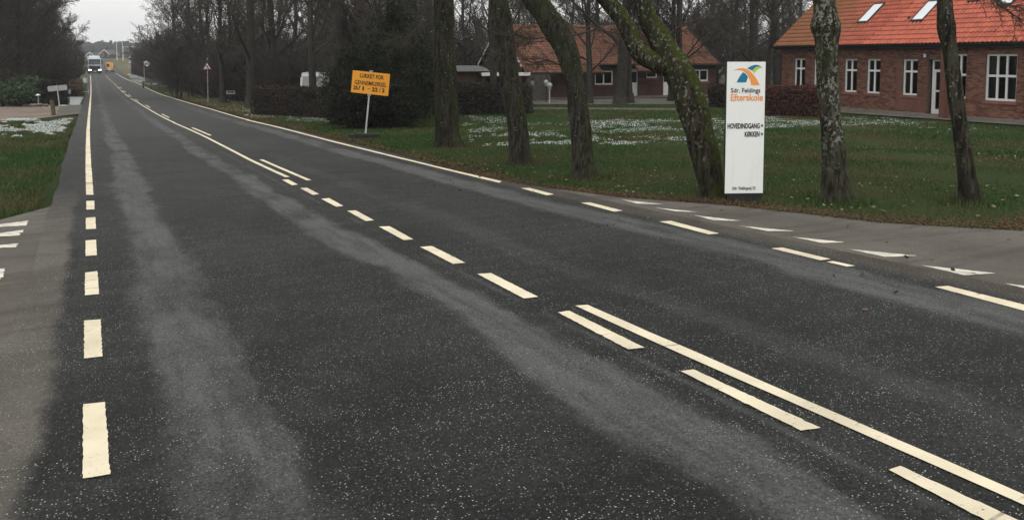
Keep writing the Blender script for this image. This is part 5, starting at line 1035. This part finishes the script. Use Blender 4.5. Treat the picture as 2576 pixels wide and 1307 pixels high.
# ------------------------------------------------------------------ vehicles
V_ = dict(tb=mat('truck_paint', (.52, .60, .68), .35, .15, 2, spec=.5), ty=mat('van_paint_yellow', (.85, .42, .03), .35, .1, 2, spec=.5), wv=mat('van_paint_white', (.46, .48, .47), .4, .15, 2, spec=.5), ws=mat('windscreen', (.03, .04, .045), .08, .3, 1, spec=.7), hl=mat('lit_headlight', (1, .98, .92), .3, .02, 1, emit=6.), pl=mat('number_plate', (.75, .74, .6), .5, .1, 3), rl=mat('tail_light', (.35, .02, .015), .3, .1, 3), box=mat('cargo_box', (.18, .20, .22), .5, .15, 1))
def wheel(parent, x, y, r, wd):
    w_ = MB().lathe([(r * .6, -wd / 2), (r * .95, -wd / 2), (r, -wd / 2 + .04), (r, wd / 2 - .04), (r * .95, wd / 2), (r * .6, wd / 2)], 20).mesh('wheel', M['black'], True); o = link('wheel', w_, parent, (x, y, r), (0, math.pi / 2, 0))
    link('rim', MB().lathe([(r * .25, -wd / 2 - .01), (r * .58, -wd / 2 + .01), (r * .58, wd / 2 - .01), (r * .25, wd / 2 + .01)], 16).mesh('rim', M['galv'], True), o); return o
def truck():
    p = gnd(239, 185.3); e = thing('truck', 'oncoming lorry with pale blue cab, black grille and lit headlights', 'truck', p, R(1.5)); e.scale = (1.18,) * 3
    MB().prism([(0, .95), (-.06, 1.5), (0, 1.75), (.16, 2.95), (.32, 3.1), (2.1, 3.15), (2.15, .8), (.2, .6)], 2.46, 0, -1.23).build('cab', V_['tb'], e, bevel=.05)
    MB().prism([(.35, 3.12), (.55, 3.5), (1.9, 3.72), (1.95, 3.14)], 2.0, 0, -1.0).build('roof_fairing', V_['tb'], e, bevel=.05)
    MB().add([(-1.1, -.035, 1.86), (1.1, -.035, 1.86), (1.05, .12, 2.82), (-1.05, .12, 2.82)], [(0, 1, 2, 3)]).build('windscreen', V_['ws'], e)
    MB().span((-1.12, -.2, 2.80), (1.12, .1, 2.98)).build('sun_visor', M['dark'], e, bevel=.02)
    MB().span((-1.05, -.11, .95), (1.05, -.04, 1.6)).build('grille', M['black'], e, bevel=.03)
    for z in (1.1, 1.28, 1.46): MB().span((-1.0, -.135, z), (1.0, -.112, z + .05)).build('grille_bar', M['dark'], e)
    MB().span((-1.24, -.16, .32), (1.24, .25, .94)).build('bumper', M['black'], e, bevel=.06); MB().span((-1.2, -.09, 1.62), (1.2, -.02, 1.84)).build('front_panel', V_['tb'], e, bevel=.02)
    for s in (-1, 1):
        MB().prism([(s * .62, .62), (s * 1.16, .60), (s * 1.14, .9), (s * .7, .84)][::s], .05, 1, -.2).build('headlight', V_['hl'], e)
        MB().span((s * 1.27, -.25, 1.95), (s * 1.5, -.1, 2.75)).build('mirror', M['black'], e, bevel=.03); MB().tube([(s * 1.2, 0, 2.7), (s * 1.35, -.15, 2.65)], [.03, .03], 6).build('mirror_arm', M['black'], e)
        wheel(e, s * 1.03, 1.35, .5, .32); wheel(e, s * 1.03, 5.5, .5, .4); wheel(e, s * 1.03, 6.8, .5, .4)
    MB().span((-.26, -.175, .42), (.26, -.163, .54)).build('number_plate', V_['pl'], e)
    MB().span((-1.2, 2.4, 1.0), (1.2, 9.5, 3.0)).build('cargo_box', V_['box'], e, bevel=.04); MB().span((-.45, 2.0, .6), (.45, 9.3, 1.0)).build('chassis', M['black'], e)
truck()
def service_van():
    p = gnd(276, 182); e = thing('service_van', 'yellow service van seen from behind with red and white chevrons', 'van', p, R(-1))
    MB().prism([(-.98, .35), (.98, .35), (1.0, 1.2), (.86, 2.35), (.78, 2.44), (-.78, 2.44), (-.86, 2.35), (-1.0, 1.2)], 4.9, 1, 0).build('body', V_['ty'], e, bevel=.05)
    MB().add([(-.76, -.012, 1.42), (-.06, -.012, 1.42), (-.06, -.012, 2.16), (-.70, -.012, 2.16)], [(0, 1, 2, 3)]).build('rear_window', V_['ws'], e)
    MB().span((-.01, -.02, .62), (.01, -.003, 2.3)).build('door_gap', M['dark'], e)
    pn = MB().span((-.9, -.018, .66), (.9, -.006, 1.22)).build('chevron_panel', M['signwhite'], e)
    for s in (-1, 1):
        for i in range(5):
            x = .04 + i * .19; flat('stripe', [(s * x, 1.215), (s * (x + .09), 1.215), (s * min(.89, x + .4), .665), (s * min(.80, x + .31), .665)], -.024, 'red', pn, .003)
        MB().span((s * .90, -.03, .95), (s * .985, .02, 1.45)).build('tail_light', V_['rl'], e); MB().span((s * 1.02, 3.7, 1.25), (s * 1.22, 3.82, 1.6)).build('mirror', M['black'], e, bevel=.02)
        wheel(e, s * .87, .95, .34, .22); wheel(e, s * .87, 3.95, .34, .22)
    MB().span((-.96, -.1, .34), (.96, .02, .58)).build('bumper', M['black'], e, bevel=.02); MB().span((-.26, -.112, .44), (.26, -.102, .54)).build('number_plate', V_['pl'], e); MB().span((-.3, 3.2, 2.445), (.3, 3.5, 2.55)).build('beacon', V_['ty'], e, bevel=.03)
service_van()
def white_van():
    p = stand(797, 58); e = thing('camper_van', 'white high roofed van parked behind the low hedge', 'van', p, R(252))
    MB().prism([(-2.4, .35), (2.5, .35), (2.6, 1.0), (2.1, 1.2), (1.55, 1.95), (-2.4, 1.95)], 1.9, 1, -.95).build('body', V_['wv'], e, bevel=.05)
    MB().prism([(-2.35, 1.955), (1.6, 1.955), (1.4, 2.16), (1.0, 2.22), (-2.2, 2.22)], 1.8, 1, -.9).build('high_roof', V_['wv'], e, bevel=.06)
    MB().add([(2.08, -.82, 1.26), (2.08, .82, 1.26), (1.62, .78, 1.92), (1.62, -.78, 1.92)], [(0, 1, 2, 3)]).build('windscreen', V_['ws'], e).location = (.03, 0, .02)
    for s in (-1, 1):
        MB().span((.6, s * .953, 1.2), (1.5, s * .962, 1.85)).build('side_window', V_['ws'], e); MB().span((-2.1, s * .953, 1.3), (.3, s * .962, 1.8)).build('side_window', V_['ws'], e)
        MB().span((2.5, s * .6 - .15, .7), (2.62, s * .6 + .15, .9)).build('headlight', M['fascia'], e)
        wheel(e, 0, 0, .33, .2).matrix_local = Matrix.Translation((1.7, s * .84, .33)) @ Matrix.Rotation(math.pi / 2, 4, 'X'); wheel(e, 0, 0, .33, .2).matrix_local = Matrix.Translation((-1.5, s * .84, .33)) @ Matrix.Rotation(math.pi / 2, 4, 'X')
    MB().span((2.5, -.9, .3), (2.7, .9, .55)).build('bumper', M['dark'], e, bevel=.03)
white_van()

# ------------------------------------------------------------------ far things
def far_house(u0, u1, d, eave, ridge, wallm, roofm, label, gable=True, chim=False):
    p = stand((u0 + u1) / 2, d); W = (u1 - u0) / F * d; base = p.z; e = thing('far_house', label, 'house', p, -PSI + R(4 if gable else -8)); ev = EYE - (eave - VH) / F * d - base; rg_ = EYE - (ridge - VH) / F * d - base; dp = 9
    if gable:
        MB().prism([(-W / 2, -.3), (W / 2, -.3), (W / 2, ev), (0, rg_ - .15), (-W / 2, ev)], dp, 1, 0).build('wall', wallm, e)
        for s in (-1, 1):
            rf = MB().prism([(0, rg_), (s * (W / 2 + .4), ev - .3), (s * (W / 2 + .4), ev - .1), (0, rg_ + .25)][::s], dp + .8, 1, -.4).build('roof', roofm, e); MB().prism([(0, rg_ - .05), (s * (W / 2 + .42), ev - .4), (s * (W / 2 + .42), ev - .05), (0, rg_ + .3)][::s], .08, 1, -.49).build('verge_board', M['white'], rf)
    else:
        MB().span((-W / 2, 0, -.3), (W / 2, dp, ev)).build('wall', wallm, e); MB().prism([(-.4, ev - .1), (dp + .4, ev - .1), (dp / 2, rg_)], W + .6, 0, -W / 2 - .3).build('roof', roofm, e)
    for x in (-W * .26, W * .2):
        w_ = MB().span((x - .6, -.05, .8), (x + .6, -.01, 2.0)).build('window', M['white'], e); MB().span((x - .5, -.07, .9), (x + .5, -.052, 1.9)).build('pane', M['glass'], w_)
    MB().span((W * .02, -.05, 0), (W * .02 + 1, -.01, 2.)).build('door', M['dark'], e)
    if chim: MB().span((-.5, 3, rg_ - .2), (.1, 3.6, rg_ + 1.0)).span((-.56, 2.94, rg_ + 1.0), (.16, 3.66, rg_ + 1.1)).build('chimney', M['brick2'], e)
br = mat('far_brick', (.12, .07, .055), .9, .2, 1); gr = mat('far_slate', (.10, .10, .10), .9, .2, 1); pw = mat('far_render', (.60, .60, .57), .9, .1, 1); bl = mat('far_blue_grey', (.24, .27, .30), .9, .1, 1)
far_house(221.5, 238, 360, 141, 132.5, pw, gr, 'distant white gabled house behind the oncoming lorry')
far_house(243, 256, 372, 138, 134, bl, gr, 'distant pale grey wing beside the brick gabled house', False)
far_house(254.5, 278, 365, 136.5, 126.5, br, gr, 'distant dark brick gabled house with white verge boards beyond the van', True, True)
far_house(293, 318, 390, 140.5, 136, br, gr, 'distant long low brown building behind the flagpoles', False)
far_house(326, 340, 300, 131, 126, pw, gr, 'distant pale building half hidden by the dark far hedge', False)
for u, d, lab in ((297, 325, 'white flagpole in the far field, the one nearer the road'), (312, 322, 'white flagpole in the far field, at the end of the white beam')):
    p = stand(u, d); h = EYE + 36 / F * d - p.z; e = thing('flagpole', lab, 'flagpole', p); MB().tube([(0, 0, -.2), (0, 0, h * .5), (0, 0, h)], [.14, .12, .08], 8, True).build('pole', M['white'], e); MB().lathe([(.05, 0), (.16, .08), (.16, .2), (.05, .3)], 8, (0, 0, h)).build('finial', M['white'], e); MB().lathe([(.25, -.3), (.25, .15), (.15, .2)], 8).build('base', M['concrete'], e)
A = stand(312, 326); B = stand(346, 326); z = EYE + 26.5 / F * 326; e = thing('overhead_beam', 'white horizontal beam on posts beside the far flagpole', 'beam', A, math.atan2(B.y - A.y, B.x - A.x)); L = (B - A).length; MB().tube([(0, 0, z - A.z), (L, 0, z - A.z)], [.12, .12], 8, True).build('beam', M['white'], e)
for x in (.3, L): MB().tube([(x, 0, -.3), (x, 0, z - A.z)], [.07, .07], 8, True).build('post', M['galv'], e)
def far_forest():
    mb = MB(); r_ = random.Random(9)
    for i in range(1500):
        u = r_.uniform(-500, 900); d = r_.uniform(560, 800); p = stand(u, d); h = r_.uniform(7, 11) + 2.5 * mn.noise(Vector((u * .02, 0, 0))) + (d - 560) * .008; r0 = r_.uniform(1.4, 3.2); n = 6; z0 = p.z
        con = u > 265 and r_.random() < .7
        prof = [(r0, 0), (r0 * 1.1, h * .3), (r0 * (.55 if con else .95), h * .65), (.15, h)] if con else [(r0 * .6, 0), (r0 * 1.3, h * .4), (r0 * 1.2, h * .75), (r0 * .4, h)]
        mb.lathe([(max(.1, a * r_.uniform(.8, 1.2)), b) for a, b in prof], n, (p.x, p.y, z0))
    o = mb.build('far_forest', mat('far_forest', (.030, .036, .030), 1, .4, .2, col2=(.042, .040, .034)), None); struct(tag(o, 'dark forest on the horizon beyond the distant houses', 'forest'), 'stuff')
far_forest()
# ------------------------------------------------------------------ hazy winter air
hz = MB().span((-700, -70, -8), (900, 1000, 42)).build('haze', None); hz['kind'] = 'stuff'; hz['label'] = 'thin grey winter haze in the air'; hz['category'] = 'haze'
hm = bpy.data.materials.new('haze'); hm.use_nodes = True; t = hm.node_tree; t.nodes.clear(); o = t.nodes.new('ShaderNodeOutputMaterial'); v = t.nodes.new('ShaderNodeVolumePrincipled')
v.inputs['Color'].default_value = (.86, .9, .95, 1); v.inputs['Density'].default_value = .00045; v.inputs['Anisotropy'].default_value = .2; t.links.new(v.outputs[0], o.inputs['Volume']); hz.data.materials.append(hm)
